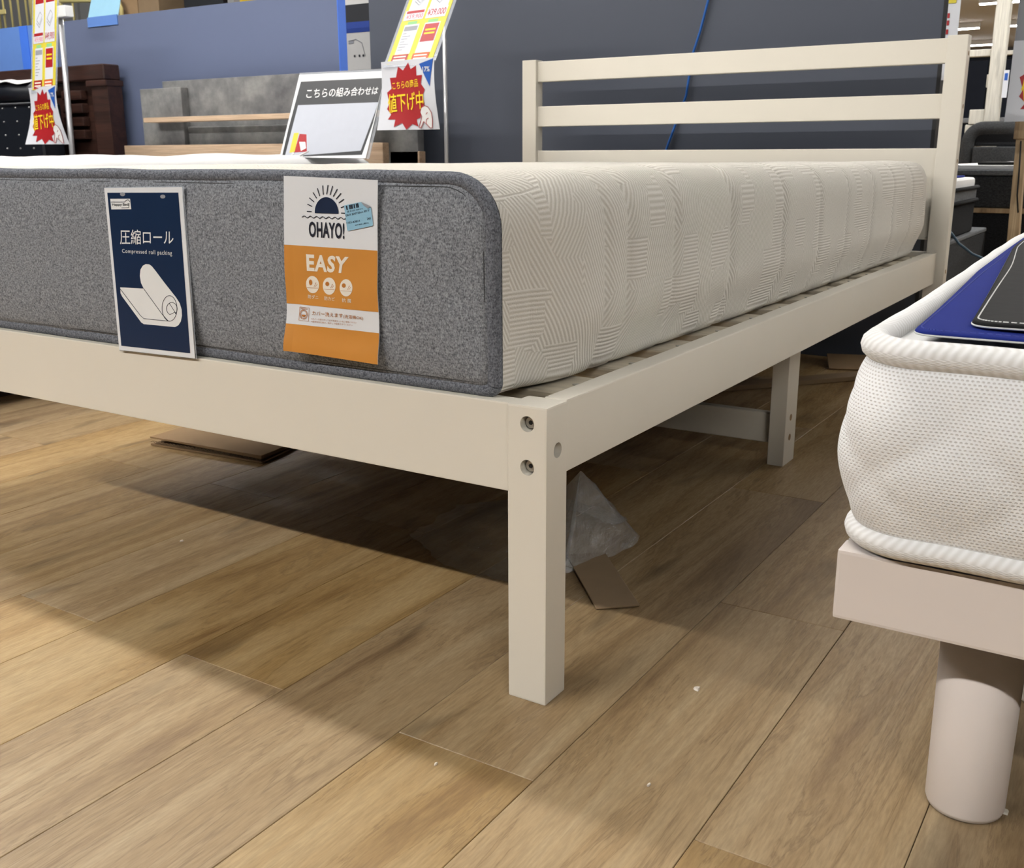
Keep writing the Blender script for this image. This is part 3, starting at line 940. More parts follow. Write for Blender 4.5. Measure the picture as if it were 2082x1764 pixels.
for j in range(NZ + 1):
    t = j / NZ
    bul = 0.016 * math.sin(math.pi * min(1, max(0, t))) ** 0.6 - 0.004
    for i, (x, y) in enumerate(base2):
        pass
    lp = loop2(bul)
    for i, (x, y) in enumerate(lp):
        s = al[i]
        # diagonal quilt lines
        a = (s + t * 0.16) / 0.115; b = (s - t * 0.16) / 0.115
        q = abs(math.sin(math.pi * a)) ** 0.5 * abs(math.sin(math.pi * b)) ** 0.5
        d = 0.007 * q * math.sin(math.pi * t)
        bx, by = base2[i]
        nx, ny = x - bx, y - by
        l = math.hypot(nx, ny) or 1
        sg = 1 if bul >= 0 else -1
        V.append((x + sg * nx / l * d, y + sg * ny / l * d, zb + (zt - zb) * t + rise(x, y) * t))
        U.append((s, t * (zt - zb) * 1.15))
n_ = len(base2)
for j in range(NZ):
    for i in range(n_):
        i2 = (i + 1) % n_
        F.append([j * n_ + i, j * n_ + i2, (j + 1) * n_ + i2, (j + 1) * n_ + i])
F.append([i for i in range(n_)][::-1])
obj('mesh_side', V, F, M['mesh'], m2, True, uvs=U)
def pipe2(name, off, z, r, mat, rz=1.0):
    lp = loop2(off)
    V, F, U = [], [], []
    n = 12
    m = len(lp)
    for i, (x, y) in enumerate(lp):
        xa, ya = lp[i - 1]; xb, yb = lp[(i + 1) % m]
        d = Vector((xb - xa, yb - ya)).normalized()
        nx, ny = d.y, -d.x
        wob = 0.0012 * noise.noise((al[i] * 14, 2.0, z))
        for k in range(n):
            t = 2 * math.pi * k / n
            V.append((x + nx * r * math.cos(t), y + ny * r * math.cos(t), z + wob + rise(x, y) * rz + r * 0.95 * math.sin(t)))
            U.append((al[i], k / n))
    for i in range(m):
        for k in range(n):
            i2 = (i + 1) % m; k2 = (k + 1) % n
            F.append([i * n + k, i * n + k2, i2 * n + k2, i2 * n + k][::-1])
    return obj(name, V, F, mat, m2, True, uvs=U)
pipe2('top_piping', -0.006, 0.4345, 0.0125, M['tape'])
pipe2('bottom_piping', -0.004, 0.2755, 0.0112, M['tape'], 0.0)
# top panel
def top2(a, b):
    x = 0.322 + a * (1.314 - 0.322); y = -0.04 + b * (1.924 + 0.04)
    edge = min(x - 0.322, 1.314 - x, y + 0.04, 1.924 - y)
    z = 0.434 + rise(x, y) + 0.010 * sm(0.0, 0.10, edge) + 0.0035 * noise.noise((x * 9, y * 5, 1)) * sm(0.01, 0.05, edge) + 0.0018 * math.sin(y * 70 + x * 20) * sm(0.01, 0.05, edge)
    # clip the corner inside the piping
    cx, cy = 0.322 + 0.05, -0.04 + 0.05
    if x < cx and y < cy:
        d = math.hypot(x - cx, y - cy)
        if d > 0.05:
            x = cx + (x - cx) * 0.05 / d; y = cy + (y - cy) * 0.05 / d
    return (x, y, z)
grid('top_panel', top2, 70, 160, M['white_top'], m2)

def pad(name, pts, z, th, mat, label, cat, thread, stitch_in=0.008, zf=None):
    t = thing(name, label, cat, (sum(p[0] for p in pts) / len(pts), sum(p[1] for p in pts) / len(pts), z))
    # rounded outline
    P = []
    m = len(pts)
    for i in range(m):
        p0, p1, p2 = Vector(pts[i - 1]), Vector(pts[i]), Vector(pts[(i + 1) % m])
        r = 0.02
        a = p1 + (p0 - p1).normalized() * min(r, (p0 - p1).length / 2.2); b = p1 + (p2 - p1).normalized() * min(r, (p2 - p1).length / 2.2)
        for k in range(7):
            s = k / 6
            P.append((a * (1 - s) ** 2 + p1 * 2 * s * (1 - s) + b * s * s))
    zf = zf or (lambda x, y: z)
    D = []
    for i, p in enumerate(P):            # densify
        q = P[(i + 1) % len(P)]
        k = max(1, int((q - p).length / 0.012))
        for j in range(k): D.append(p.lerp(q, j / k))
    c = sum((p for p in D), Vector((0, 0))) / len(D)
    V, F = [], []
    ringdef = [(1.0, 0.0), (1.006, th * 0.5), (0.998, th), (0.985, th * 1.02)] + [(1 - 0.1 * i, th * 1.02) for i in range(1, 10)]
    for s, dz in ringdef:
        for p in D:
            q = c + (p - c) * s
            V.append((q.x, q.y, zf(q.x, q.y) + dz))
    n = len(D)
    for j in range(len(ringdef) - 1):
        for i in range(n):
            i2 = (i + 1) % n
            F.append([j * n + i, j * n + i2, (j + 1) * n + i2, (j + 1) * n + i])
    F.append([(len(ringdef) - 1) * n + i for i in range(n)]); F.append(list(range(n))[::-1])
    obj('pad_body', V, F, mat, t, True)
    SV, SF = [], []
    st_pts = [c + (p - c) * (1 - stitch_in / max(0.03, (p - c).length)) for p in D]
    for i in range(0, n, 1):
        a, b = st_pts[i], st_pts[(i + 1) % n]
        for s0, s1 in ((0.05, 0.38), (0.55, 0.88)):
            p, q = a.lerp(b, s0), a.lerp(b, s1)
            v, f = tube_vf([(p.x, p.y, zf(p.x, p.y) + th * 1.05), (q.x, q.y, zf(q.x, q.y) + th * 1.05)], 0.0007, 5)
            o_ = len(SV); SV += v; SF += [[k + o_ for k in g] for g in f]
    obj('stitching', SV, SF, thread, t)
    rim = tube('welt', [(p.x + (p.x - c.x) * 0.004, p.y + (p.y - c.y) * 0.004, zf(p.x, p.y) + 0.0006) for p in D], 0.0009, M['white_thread'], t, 5, True)
    return t
zp = lambda x, y: 0.4474 + rise(x, y)
pad('foot_mat', [(0.350, -0.022), (0.64, -0.012), (0.62, 0.95), (0.330, 0.95), (0.332, 0.40)], 0.4462, 0.0035, M['blue_vinyl'], 'royal blue stitched vinyl mat lying on the white mesh mattress', 'mat', M['navy_thread'], zf=zp)
zq = lambda x, y: 0.4514 + rise(x, y) + 0.003 * sm(0.3, 0.5, x)
pad('foot_mat', [(0.388, 0.008), (0.66, -0.018), (0.64, 0.85), (0.338, 0.85), (0.340, 0.62)], 0.4502, 0.004, M['black_vinyl'], 'black leatherette mat overlapping the blue mat at the right edge', 'mat', M['white_thread'], zf=zq)

# ------------------------------------------------------------------ loose things on the floor under the bed
PEAK = Vector((-0.205, 0.452, 0.118))
RIM = [(-0.158, 0.345), (-0.122, 0.500), (-0.20, 0.60), (-0.36, 0.64), (-0.47, 0.50), (-0.45, 0.34), (-0.33, 0.265), (-0.215, 0.262), (-0.180, 0.30)]
def tent(a, b):
    """crumpled sheet hanging from one stiff peak; a runs round the rim, b from peak to rim"""
    t = (a % 1.0) * len(RIM); i = int(t) % len(RIM); f = t - int(t)
    p, q = Vector(RIM[i]), Vector(RIM[(i + 1) % len(RIM)])
    e = p.lerp(q, f)
    reach = (e - PEAK.xy).length
    z = PEAK.z * (1 - b) ** (1.0 if reach < 0.13 else 3.2)
    x = PEAK.x + (e.x - PEAK.x) * b; y = PEAK.y + (e.y - PEAK.y) * b
    c = noise.noise((x * 30, y * 30, 0.3)) * 0.007 + abs(noise.noise((x * 75, y * 60, 4))) * 0.006
    w = math.sin(math.pi * min(1, b * 1.1)) ** 0.5 if b < 0.9 else 0.5
    rag = 0.010 * noise.noise((a * 40, 3, 1)) * b
    return (x + rag, y + rag * 0.6, max(0.0015, 0.0015 + z + c * w))
film = grid('plastic_film', tent, 126, 40, M['film'], closed_u=True)
tag(film, 'crumpled clear plastic film lying on the floor behind the near bed leg', 'plastic film')
def flat_board(name, cx, cy, w, l, ang, th, mat, label, cat, tilt=0.0, roll=0.0, z=0.001):
    v, f = box_vf(-w / 2, w / 2, -l / 2, l / 2, 0, th, min(0.0008, th / 3), 1)
    m = Matrix.Rotation(R(ang), 4, 'Z') @ Matrix.Rotation(R(tilt), 4, 'X') @ Matrix.Rotation(R(roll), 4, 'Y')
    V = [m @ Vector(p) for p in v]
    zmin = min(p.z for p in V)
    o = obj(name, [(p.x, p.y, p.z - zmin) for p in V], f, mat)
    o.location = (cx, cy, z)
    tag(o, label, cat)
    return o
flat_board('cardboard_strip', -0.108, 0.338, 0.060, 0.185, 42, 0.003, M['card_dark'], 'narrow cardboard strip on the floor beside the near bed leg', 'cardboard', 1.2)
# folded cardboard flap with corrugated edge
flap = thing('cardboard_flap', 'folded corrugated cardboard flap lying under the foot board', 'cardboard', (-1.05, 0.62, 0))
ca, cb, cc, cd_ = (-1.245, 0.478), (-0.948, 0.505), (-0.985, 0.70), (-1.28, 0.70)
def flapv(p, dz): return (p[0], p[1], dz)
top = [flapv(ca, 0.019), flapv(cb, 0.016), flapv(cc, 0.012), flapv(cd_, 0.012)]
bot = [flapv(ca, 0.0165), flapv(cb, 0.009), flapv(cc, 0.006), flapv(cd_, 0.006)]
obj('liner_board', top + bot, [[0, 1, 2, 3], [7, 6, 5, 4], [0, 4, 5, 1], [1, 5, 6, 2], [2, 6, 7, 3], [3, 7, 4, 0]], M['card_brown'], flap)
obj('lower_board', [flapv(ca, 0.004), flapv(cb, 0.0035), flapv(cc, 0.003), flapv(cd_, 0.003), flapv(ca, 0.0005), flapv(cb, 0.0005), flapv(cc, 0.0005), flapv(cd_, 0.0005)], [[0, 1, 2, 3], [7, 6, 5, 4], [0, 4, 5, 1], [1, 5, 6, 2], [2, 6, 7, 3], [3, 7, 4, 0]], M['card_brown'], flap)
zz = []
for i in range(60):
    t = i / 59
    zz.append((ca[0] + (cb[0] - ca[0]) * t, ca[1] + (cb[1] - ca[1]) * t + 0.001, 0.009 + (0.003 if i % 2 else -0.003) * (0.4 + 0.6 * t)))
tube('corrugation', zz, 0.0008, M['card_dark'], flap, 5)
# pale folded cloth / box edge far under the bed
flat_board('packing_board', -0.36, 1.68, 0.66, 0.05, 51, 0.012, M['card_dark'], 'long pale packing board lying on the floor behind the middle support leg', 'cardboard', 1.0)
flat_board('cardboard_offcut', -0.20, 2.08, 0.16, 0.10, 20, 0.004, M['card_brown'], 'cardboard offcut leaning at the foot of the slate partition', 'cardboard', 14.0)
# small white scraps on the floor
for i, (x, y, s) in enumerate(((-0.743, 0.131, 0.0032), (0.127, 0.124, 0.0042), (0.160, -0.075, 0.003), (-0.035, -0.155, 0.002), (0.456, 0.061, 0.004))):
    V, F = [], []
    n = 7
    for z in (0.0004, 0.0022):
        for k in range(n):
            t = 2 * math.pi * k / n
            rr = s * 1.4 * (0.6 + 0.5 * random.random()) * (0.75 if z > 0.001 else 1)
            V.append((x + rr * math.cos(t) * (0.45 if i in (2, 3) else 0.8), y + rr * math.sin(t), z))
    for k in range(n): F.append([k, (k + 1) % n, n + (k + 1) % n, n + k])
    F.append(list(range(n))[::-1]); F.append(list(range(n, 2 * n)))
    o = obj('paper_scrap', V, F, M['cream_ink'])
    tag(o, ['tiny white paper scrap on the floor in the shade left of the near leg', 'white paper crumb on the plank right of the near bed leg', 'white sliver lying on the plank in the lower middle foreground', 'thinnest white sliver on the sunlit foreground plank', 'white thread scrap behind the round bed leg'][i], 'scrap', 'white scraps on the floor')

# ------------------------------------------------------------------ bed with the concrete-look headboard
hb = thing('headboard', 'concrete look headboard with an oak shelf behind the left mattress', 'headboard', (-2.44, 2.12, 0))
box('back_panel', -3.055, -1.85, 2.10, 2.125, 0.30, 0.88, M['concrete'], hb, 0.001, 1)
box('side_panel', -3.15, -2.905, 2.062, 2.098, 0.30, 0.851, M['concrete'], hb, 0.0015, 1)
box('side_panel', -1.975, -1.73, 2.062, 2.098, 0.30, 0.851, M['concrete'], hb, 0.0015, 1)
box('shelf', -3.055, -1.83, 1.99, 2.062, 0.717, 0.736, M['oak'], hb, 0.004, 2)
box('lower_panel', -3.235, -1.855, 2.025, 2.06, 0.20, 0.63, M['oak'], hb, 0.0015, 1)
box('lower_panel', -1.853, -1.725, 2.062, 2.098, 0.0, 0.60, M['oak'], hb, 0.0015, 1)
box('recess_panel', -2.905, -1.98, 2.085, 2.10, 0.60, 0.70, M['concrete'], hb, 0.001, 1)
box('plinth', -3.235, -1.73, 2.03, 2.12, 0.0, 0.30, M['oak'], hb)
base3 = thing('bed', 'oak bed base hidden below the left white quilted mattress', 'bed', (-2.5, 1.0, 0))
box('frame', -3.2, -1.84, 0.02, 2.015, 0.06, 0.34, M['oak'], base3, 0.002, 1)
box('foot_plinth', -3.1, -1.94, 0.1, 1.95, 0.0, 0.06, M['dark_wood'], base3)
m3 = thing('mattress', 'white quilted mattress on the bed with the concrete look headboard', 'mattress', (-2.5, 1.0, 0.34))
PR3 = rr_profile(-3.19, -1.855, 0.34, 0.584, 0.05, 0.03)
V, F = [], []
ys3 = [0.03 + 1.97 * i / 140 for i in range(141)]
for y in ys3:
    for (x, z, nx, nz) in PR3:
        e0 = min(1, max(0.0, (0.09 - y) / 0.06)); e1 = min(1, max(0.0, (y - 1.94) / 0.06))
        sh = 0.05 * (1 - math.sqrt(1 - e0 ** 2)) + 0.05 * (1 - math.sqrt(1 - e1 ** 2))
        q = 0.010 * noise.noise((x * 2.2, y * 2.2, 5)) + 0.006 * math.sin(y * 15) * math.sin(x * 15)
        d = (q if nz > 0 else 0.3 * q) - sh
        V.append((x + nx * d, y, z + nz * d * (1 if nz > 0 else 0.0)))
n_ = len(PR3)
for j in range(len(ys3) - 1):
    for i in range(n_):
        i2 = (i + 1) % n_
        F.append([j * n_ + i, j * n_ + i2, (j + 1) * n_ + i2, (j + 1) * n_ + i])
F.append([i for i in range(n_)][::-1]); F.append([(len(ys3) - 1) * n_ + i for i in range(n_)])
obj('quilt_cover', V, F, M['white_top'], m3, True)
tube('edge_tape', [(-1.853, 0.1 + 1.82 * i / 60, 0.535 + 0.003 * math.sin(i)) for i in range(61)], 0.006, M['tape'], m3, 8)

# ---- standing sign on that mattress
bs = thing('table_sign', 'clear stand sign with a black border and white lettering on the left mattress', 'sign', (-1.808, 1.66, 0.580))
bs.rotation_euler = (R(-23), R(0.5), R(0))
S = Sign(bs, 0.364, 0.284, [(320, 205), (1245, 90), (1165, 1058), (160, 1025)])
S.sheet('acrylic_back', M['sleeve'], -0.01, -0.03, 1.03, 1.0, off=-0.003, th=0.002, n=2, m=2)
S.sheet('sign_paper', M['gloss_paper'], n=2, m=2)
S.poly('black_border', [(340, 265), (1240, 160), (1190, 640), (1110, 1015), (185, 1020), (240, 720)], M['black_print'], 0.0004)
S.poly('white_panel', [(325, 488), (1218, 415), (1088, 965), (215, 1020)], M['panel_print'], 0.0007)
S.text('lettering', 'こちらの組み合わせは', [(405, 325), (1192, 250), (1186, 335), (402, 420)], M['white_ink'], 0.0009, 0.008)
S.poly('yellow_strip', [(300, 768), (350, 765), (318, 970), (262, 978)], M['yellow_print'], 0.0010)
ph = S.poly('photo_card', [(360, 775), (432, 780), (450, 968), (312, 975)], M['red_print'], 0.0010)
S.poly('photo_bed', [(360, 860), (425, 860), (440, 930), (385, 960)], M['white_ink'], 0.0012, ph)
cyl('stand_foot', (-0.09, -0.012, -0.001), (-0.05, -0.012, 0.016), 0.003, M['white_ink'], bs, n=8, world=False)
cyl('stand_foot', (-0.115, -0.012, -0.001), (-0.112, -0.012, 0.012), 0.003, M['white_ink'], bs, n=8, world=False)

# ---- price signs hanging from poles
def price_sign(loc, rot, w, h, label, price, curl=1.0, wide=0.0):
    t = thing('price_sign', label, 'sign', loc)
    t.rotation_euler = rot
    # yellow upper board + paper below; drawing frame follows the near sign's crop
    bd = Sign(t, w, h, [(590, -300), (1340, -300), (940, 800), (300, 800)])
    bd.sheet('sleeve', M['sleeve'], -0.07, -0.01, 1.07, 1.03, off=-0.001, th=0.0006, n=2, m=2)
    y_ = bd.sheet('yellow_board', M['yellow_print'], n=2, m=2, th=0.0008)
    def card_(u0, v0, u1, v1, mat, off=0.0005, name='price_card', par=None):
        return bd.quads(name, [rect(u0, v0, u1, v1)], mat, off, raw=True, parent=par)
    for u0, u1, hd in ((0.08, 0.47, 'l'), (0.53, 0.93, 'r')):
        c0 = card_(u0, 0.03, u1, 0.50, M['paper'])
        card_(u0 + 0.02, 0.035, u1 - 0.02, 0.115, M['red_print'], 0.0008, 'price_header', c0)
        bd.lines('bed_drawing', [[(u0 + 0.08, 0.28), (u0 + 0.22, 0.2), (u0 + 0.32, 0.24), (u0 + 0.2, 0.33), (u0 + 0.08, 0.28), (u0 + 0.08, 0.31), (u0 + 0.2, 0.36), (u0 + 0.32, 0.27)]], 0.012, M['grey_ink'], 0.0008, c0, raw=True)
        c1 = card_(u0 + 0.03, 0.57, u1 - 0.03, 0.90, M['paper'])
        card_(u0 + 0.08, 0.535, u1 - 0.10, 0.57, M['green_tab'], 0.0005, 'green_tab')
        if hd == 'l':
            card_(u0 + 0.05, 0.59, u1 - 0.05, 0.64, M['grey_ink'], 0.0008, 'spec_header', c1)
            bd.lines('spec_lines', [[(u0 + 0.06, v), (u0 + 0.14 + 0.15 * ((k * 37) % 10) / 10, v)] for k, v in enumerate((0.67, 0.70, 0.73, 0.76, 0.79, 0.82, 0.85))], 0.008, M['grey_ink'], 0.0008, c1, raw=True)
        else:
            card_(u0 + 0.05, 0.585, u1 - 0.05, 0.78, M['red_print'], 0.0008, 'offer_block', c1)
            bd.lines('offer_lines', [[(u0 + 0.09, v), (u1 - 0.09, v)] for v in (0.65, 0.69)], 0.018, M['yellow_ink'], 0.001, c1, raw=True)
        f_ = card_(u0 + 0.0, 0.905, u1 - 0.04, 0.99, M['red_print'] if hd == 'l' else M['red_orange'], 0.0012, 'offer_flag')
        bd.lines('flag_lines', [[(u0 + 0.04, 0.93), (u1 - 0.08, 0.93)], [(u0 + 0.04, 0.962), (u1 - 0.08, 0.962)]], 0.014, M['cream_ink'], 0.0015, f_, raw=True)
    r_ = card_(0.03, 0.41, 0.47, 0.52, M['paper'], 0.0009)
    bd.quads('price_band', [rect(0.06, 0.415, 0.45, 0.445)], M['red_print'], 0.0012, raw=True, parent=r_)
    bd.text('price_lettering', price[0], [(0.08, 0.455), (0.45, 0.455), (0.45, 0.512), (0.08, 0.512)], M['pink_ink'], 0.0012, 0.0, r_, raw=True)
    r_ = card_(0.52, 0.40, 0.95, 0.52, M['paper'], 0.0009)
    bd.text('price_lettering', price[1], [(0.54, 0.42), (0.93, 0.42), (0.93, 0.505), (0.54, 0.505)], M['red_print'], 0.0012, 0.01, r_, raw=True)
    return t
def sale_sheet(parent, w, h, dz, curl=0.02, dx=0.0):
    """paper with the red starburst fixed below the price board"""
    e = bpy.data.objects.new('sale_sheet', None)
    def df(u, v):
        return curl * (0.35 * math.sin(v * 3.4 + 0.4) * (u - 0.5) + 0.9 * v ** 2 * (0.6 - u) + 0.12 * math.sin(5 * u) * v) + 0.0015
    S = Sign(parent, w, h, [(230, 800), (945, 700), (970, 1618), (140, 1615)], df)
    base_loc = S.loc
    S.loc = lambda u, v, off=0.0: (lambda q: (q[0] + dx, q[1], q[2] + dz))(base_loc(u, v, off))
    COLs = S.sheet('sale_paper', M['paper'], th=0.0005)
    star = [(585, 780), (615, 850), (690, 805), (695, 915), (775, 905), (755, 1010), (808, 1075), (770, 1160), (790, 1260), (730, 1330), (720, 1440), (665, 1470), (680, 1570), (605, 1535), (525, 1615), (475, 1520), (365, 1575), (385, 1470), (285, 1470), (330, 1400), (272, 1330), (305, 1260), (275, 1130), (340, 1080), (325, 960), (410, 950), (445, 830), (510, 870)]
    S.poly('starburst', star, M['red_print'], 0.0012, COLs)
    S.text('sale_lettering', 'こちらの商品', [(355, 1005), (715, 950), (715, 1045), (358, 1095)], M['yellow_ink'], 0.0022, 0.006, COLs)
    S.text('sale_lettering', '値下げ中', [(282, 1150), (785, 1090), (780, 1320), (300, 1390)], M['yellow_ink'], 0.0030, 0.008, COLs)
    S.poly('corner_flash', [(735, 785), (935, 712), (885, 1035)], M['blue_print'], 0.0012, COLs)
    S.text('flash_lettering', '17%', [(785, 815), (890, 800), (890, 860), (788, 870)], M['white_ink'], 0.0022, 0.01, COLs)
    hand = [(690, 1590), (740, 1430), (720, 1370), (740, 1310), (790, 1280), (840, 1300), (880, 1370), (885, 1480), (870, 1590), (840, 1595), (800, 1540), (760, 1500), (715, 1590)]
    hp_ = S.poly('pointing_hand', hand, M['white_ink'], 0.0018, COLs)
    S.lines('hand_outline', [hand + hand[:1], [(790, 1540), (800, 1470), (830, 1450)], [(800, 1400), (825, 1370)]], 9, M['red_print'], 0.0023, hp_)
    return COLs

ps = price_sign((-1.402, 1.60, 0.842), (R(-28), 0, R(-9)), 0.188, 0.29, 'tilted yellow price sign with a red starburst sheet beside the clear stand sign', ('¥59,900', '¥39,000'))
SH = sale_sheet(ps, 0.226, 0.192, -0.184, 0.03, -0.006)
SH.rotation_euler = (R(27), 0, 0)
for v in []: pass
sp1 = thing('sign_pole', 'slim silver pole holding the tilted price sign beside the slate partition', 'pole', (-1.60, 2.06, 0))
cyl('pole_tube', (-1.607, 2.06, 0), (-1.607, 2.06, 1.25), 0.0075, M['pole'], sp1, n=14)
cyl('pole_base', (-1.607, 2.06, 0), (-1.607, 2.06, 0.012), 0.07, M['pole'], sp1, n=28)
tube('hook_arm', [(-1.607, 2.06, 1.2), (-1.58, 1.98, 1.2), (-1.52, 1.86, 1.17)], 0.004, M['pole'], sp1, 8)

ps2 = price_sign((-3.26, 1.70, 0.838), (R(-8), 0, R(-8)), 0.185, 0.36, 'narrow yellow price sign seen at a slant in front of the dark wood headboard', ('¥59,900', '¥49,900'))
SH2 = sale_sheet(ps2, 0.235, 0.215, -0.205, 0.05, -0.01)
SH2.rotation_euler = (R(7), 0, 0)
sp2 = thing('sign_pole', 'pale slim pole beside the dark wood headboard at the left', 'pole', (-3.47, 2.0, 0))
cyl('pole_tube', (-3.60, 2.02, 0), (-3.555, 2.02, 1.19), 0.012, M['pole'], sp2, n=14)
box('clip', -3.60, -3.48, 1.99, 2.03, 1.145, 1.19, M['white_ink'], sp2, 0.005, 2)
cyl('pole_base', (-3.60, 2.02, 0), (-3.60, 2.02, 0.012), 0.08, M['pole'], sp2, n=28)
bc = thing('shelf_card', 'pale blue card clipped on top of the blue grey partition', 'card', (-3.50, 2.222, 1.166))
V = [(-3.62, 2.20, 1.166), (-3.42, 2.20, 1.16), (-3.42, 2.245, 1.30), (-3.62, 2.245, 1.30)]
obj('card_face', V + [(x, y + 0.002, z) for x, y, z in V], [[0, 1, 2, 3], [7, 6, 5, 4], [0, 4, 5, 1], [1, 5, 6, 2], [2, 6, 7, 3], [3, 7, 4, 0]], M['sky_sticker'], bc)
box('card_foot', -3.62, -3.42, 2.196, 2.2, 1.13, 1.17, M['blue_glow_and_card'], bc)

# ---- dark bed at the far left
dh = thing('headboard', 'dark mahogany panel headboard at the far left', 'headboard', (-4.1, 2.15, 0))
box('panel', -5.4, -3.46, 2.13, 2.165, 0.0, 0.90, M['dark_wood'], dh, 0.001, 1)
box('top_rail', -5.4, -3.40, 2.085, 2.17, 0.90, 0.965, M['dark_wood'], dh, 0.012, 3)
box('post', -3.50, -3.39, 2.09, 2.165, 0.0, 0.90, M['dark_wood'], dh, 0.006, 2)
for i in range(4):
    box('moulding', -3.72, -3.58, 2.095, 2.13, 0.66 + i * 0.055, 0.70 + i * 0.055, M['dark_wood'], dh, 0.008, 2)
box('cap_moulding', -3.52, -3.385, 2.08, 2.17, 0.875, 0.90, M['dark_wood'], dh, 0.005, 2)
bt = thing('tufted_headboard', 'black leather backrest with pale buttons at the far left edge', 'headboard', (-4.0, 1.98, 0))
box('cushion', -4.6, -3.63, 1.92, 2.03, 0.05, 0.81, M['black_leather'], bt, 0.02, 3)
tube('top_roll', [(-4.6, 1.955, 0.855), (-4.2, 1.95, 0.857), (-3.9, 1.95, 0.856), (-3.64, 1.955, 0.852)], 0.045, M['black_leather'], bt, 16)
tube('welt', [(-4.6, 1.918, 0.806), (-3.635, 1.918, 0.806)], 0.006, M['black_leather'], bt, 8)
bpos = []
for r_ in range(5):
    for c_ in range(6):
        bpos.append((-3.695 - 0.0965 * c_ - (0.0 if r_ % 2 == 0 else 0.0), 0.79 - r_ * 0.056))
bv, bf = cyl_vf((0, 0, 0), (0, -0.004, 0), 0.0045, 0.003, 10)
b0 = None
for x, z in bpos:
    if b0 is None:
        b0 = obj('button', bv, bf, M['pole'], bt, True, world=False); o = b0
    else:
        o = b0.copy(); COL.objects.link(o); o.parent = bt
    o.location = (x + 4.0, 1.9195 - 1.98, z - 0.0)
wp = grid('plastic_wrap', lambda a, b: (-4.3 + 0.62 * a, 1.90 + 0.13 * b, 0.899 + 0.016 * math.sin(math.pi * b) + 0.010 * noise.noise((a * 7, b * 3, 1)) - 0.012 * a * a), 40, 12, M['white_top'])
tag(wp, 'white wrapping lying along the top of the black leather backrest', 'wrapping')
sm_ = thing('shelf_label', 'small black label standing beside the white wrapping', 'label', (-3.70, 1.99, 0.897))
box('label_plate', -3.735, -3.655, 1.985, 1.99, 0.897, 0.935, M['black_print'], sm_)
box('label_rim', -3.737, -3.653, 1.9842, 1.985, 0.929, 0.936, M['white_ink'], sm_)
dbase = thing('bed', 'dark wooden bed base behind the left white mattress', 'bed', (-4.3, 1.2, 0))
box('frame', -5.2, -3.45, 0.3, 1.90, 0.05, 0.45, M['dark_wood'], dbase, 0.005, 2)
box('plinth', -5.1, -3.55, 0.4, 1.85, 0.0, 0.05, M['dark_wood'], dbase)

# ------------------------------------------------------------------ goods behind the partitions
def carton(name, x0, x1, y0, y1, z0, z1, mat, label, bands=()):
    t = thing(name, label, 'carton', ((x0 + x1) / 2, (y0 + y1) / 2, z0))
    b_ = box('box_body', x0, x1, y0, y1, z0, z1, mat, t, 0.002, 1)
    box('tape', (x0 + x1) / 2 - 0.025, (x0 + x1) / 2 + 0.025, y0 - 0.0008, y1 + 0.0008, z1 - 0.06, z1 + 0.0008, M['carton_white'] if mat is not M['carton_white'] else M['card_brown'], t)
    for za, zb_, m_ in bands:
        box('print_band', x0 - 0.0008, x1 + 0.0008, y0 - 0.0009, y0 + 0.001, za, zb_, m_, t)
    return t
cw = carton('carton', -2.66, -2.16, 2.50, 2.8, 0.0, 0.62, M['carton_white'], 'white carton on the floor in the gap between the partitions')
cw2 = carton('carton', -2.66, -2.16, 2.50, 2.8, 0.621, 1.32, M['carton_white'], 'printed white carton with black and blue bands between the partitions', [(1.10, 1.165, M['carton_black']), (1.06, 1.10, M['carton_blue'])])
S = Sign(cw2, 1, 1, [(0, 0), (1, 0), (1, 1), (0, 1)])
for x in (-2.37, -2.345, -2.325):
    cyl('print_dot', (x, 2.4985, 0.972), (x, 2.4995, 0.972), 0.005, M['carton_black'], cw2, n=10)
tube('print_line', [(-2.40, 2.499, 1.03), (-2.36, 2.499, 1.035), (-2.33, 2.499, 1.02), (-2.315, 2.499, 0.97)], 0.0015, M['grey_ink'], cw2, 5)
box('print_block', -2.398, -2.372, 2.4984, 2.4995, 1.02, 1.03, M['grey_ink'], cw2)
bp_ = thing('warehouse_rack', 'grey storage rack standing behind the blue grey partition', 'rack', (-4.2, 3.2, 0))
for x in (-7.2, -5.45, -3.4):
    for y in (2.85, 3.5):
        box('upright', x - 0.02, x + 0.02, y - 0.02, y + 0.02, 0, 2.0, M['grey_panel'], bp_)
box('shelf_board', -7.22, -3.38, 2.83, 3.52, 1.20, 1.23, M['grey_panel'], bp_)
box('back_sheet', -7.22, -3.38, 3.5, 3.52, 1.23, 2.0, M['grey_panel'], bp_)
carton('carton', -4.37, -4.15, 2.9, 3.3, 1.231, 1.75, M['card_brown'], 'brown carton on the rack beside the yellow metal loops')
carton('carton', -4.145, -3.99, 2.9, 3.3, 1.231, 1.70, M['card_dark'], 'second brown carton on the rack with darker board')
carton('carton', -3.86, -3.58, 2.95, 3.3, 1.231, 1.62, M['carton_black'], 'dark carton on the rack above the partition edge')
carton('carton', -3.535, -3.30, 2.95, 3.3, 1.231, 1.42, M['red_orange'], 'red and yellow carton peeking over the partition', [(1.29, 1.32, M['yellow_ink'])])
ym = thing('metal_bed_end', 'pale yellow metal bed end with vertical bars at the upper left', 'bed end', (-5.2, 2.87, 1.231))
tube('frame_tube', [(-5.30, 2.86, 1.231), (-5.30, 2.86, 1.9), (-4.98, 2.86, 1.9), (-4.98, 2.86, 1.231)], 0.014, M['yellow_metal'], ym, 10)
for x in (-5.24, -5.17, -5.1, -5.03):
    tube('bar', [(x, 2.86, 1.231), (x, 2.86, 1.9)], 0.006, M['yellow_metal'], ym, 8)
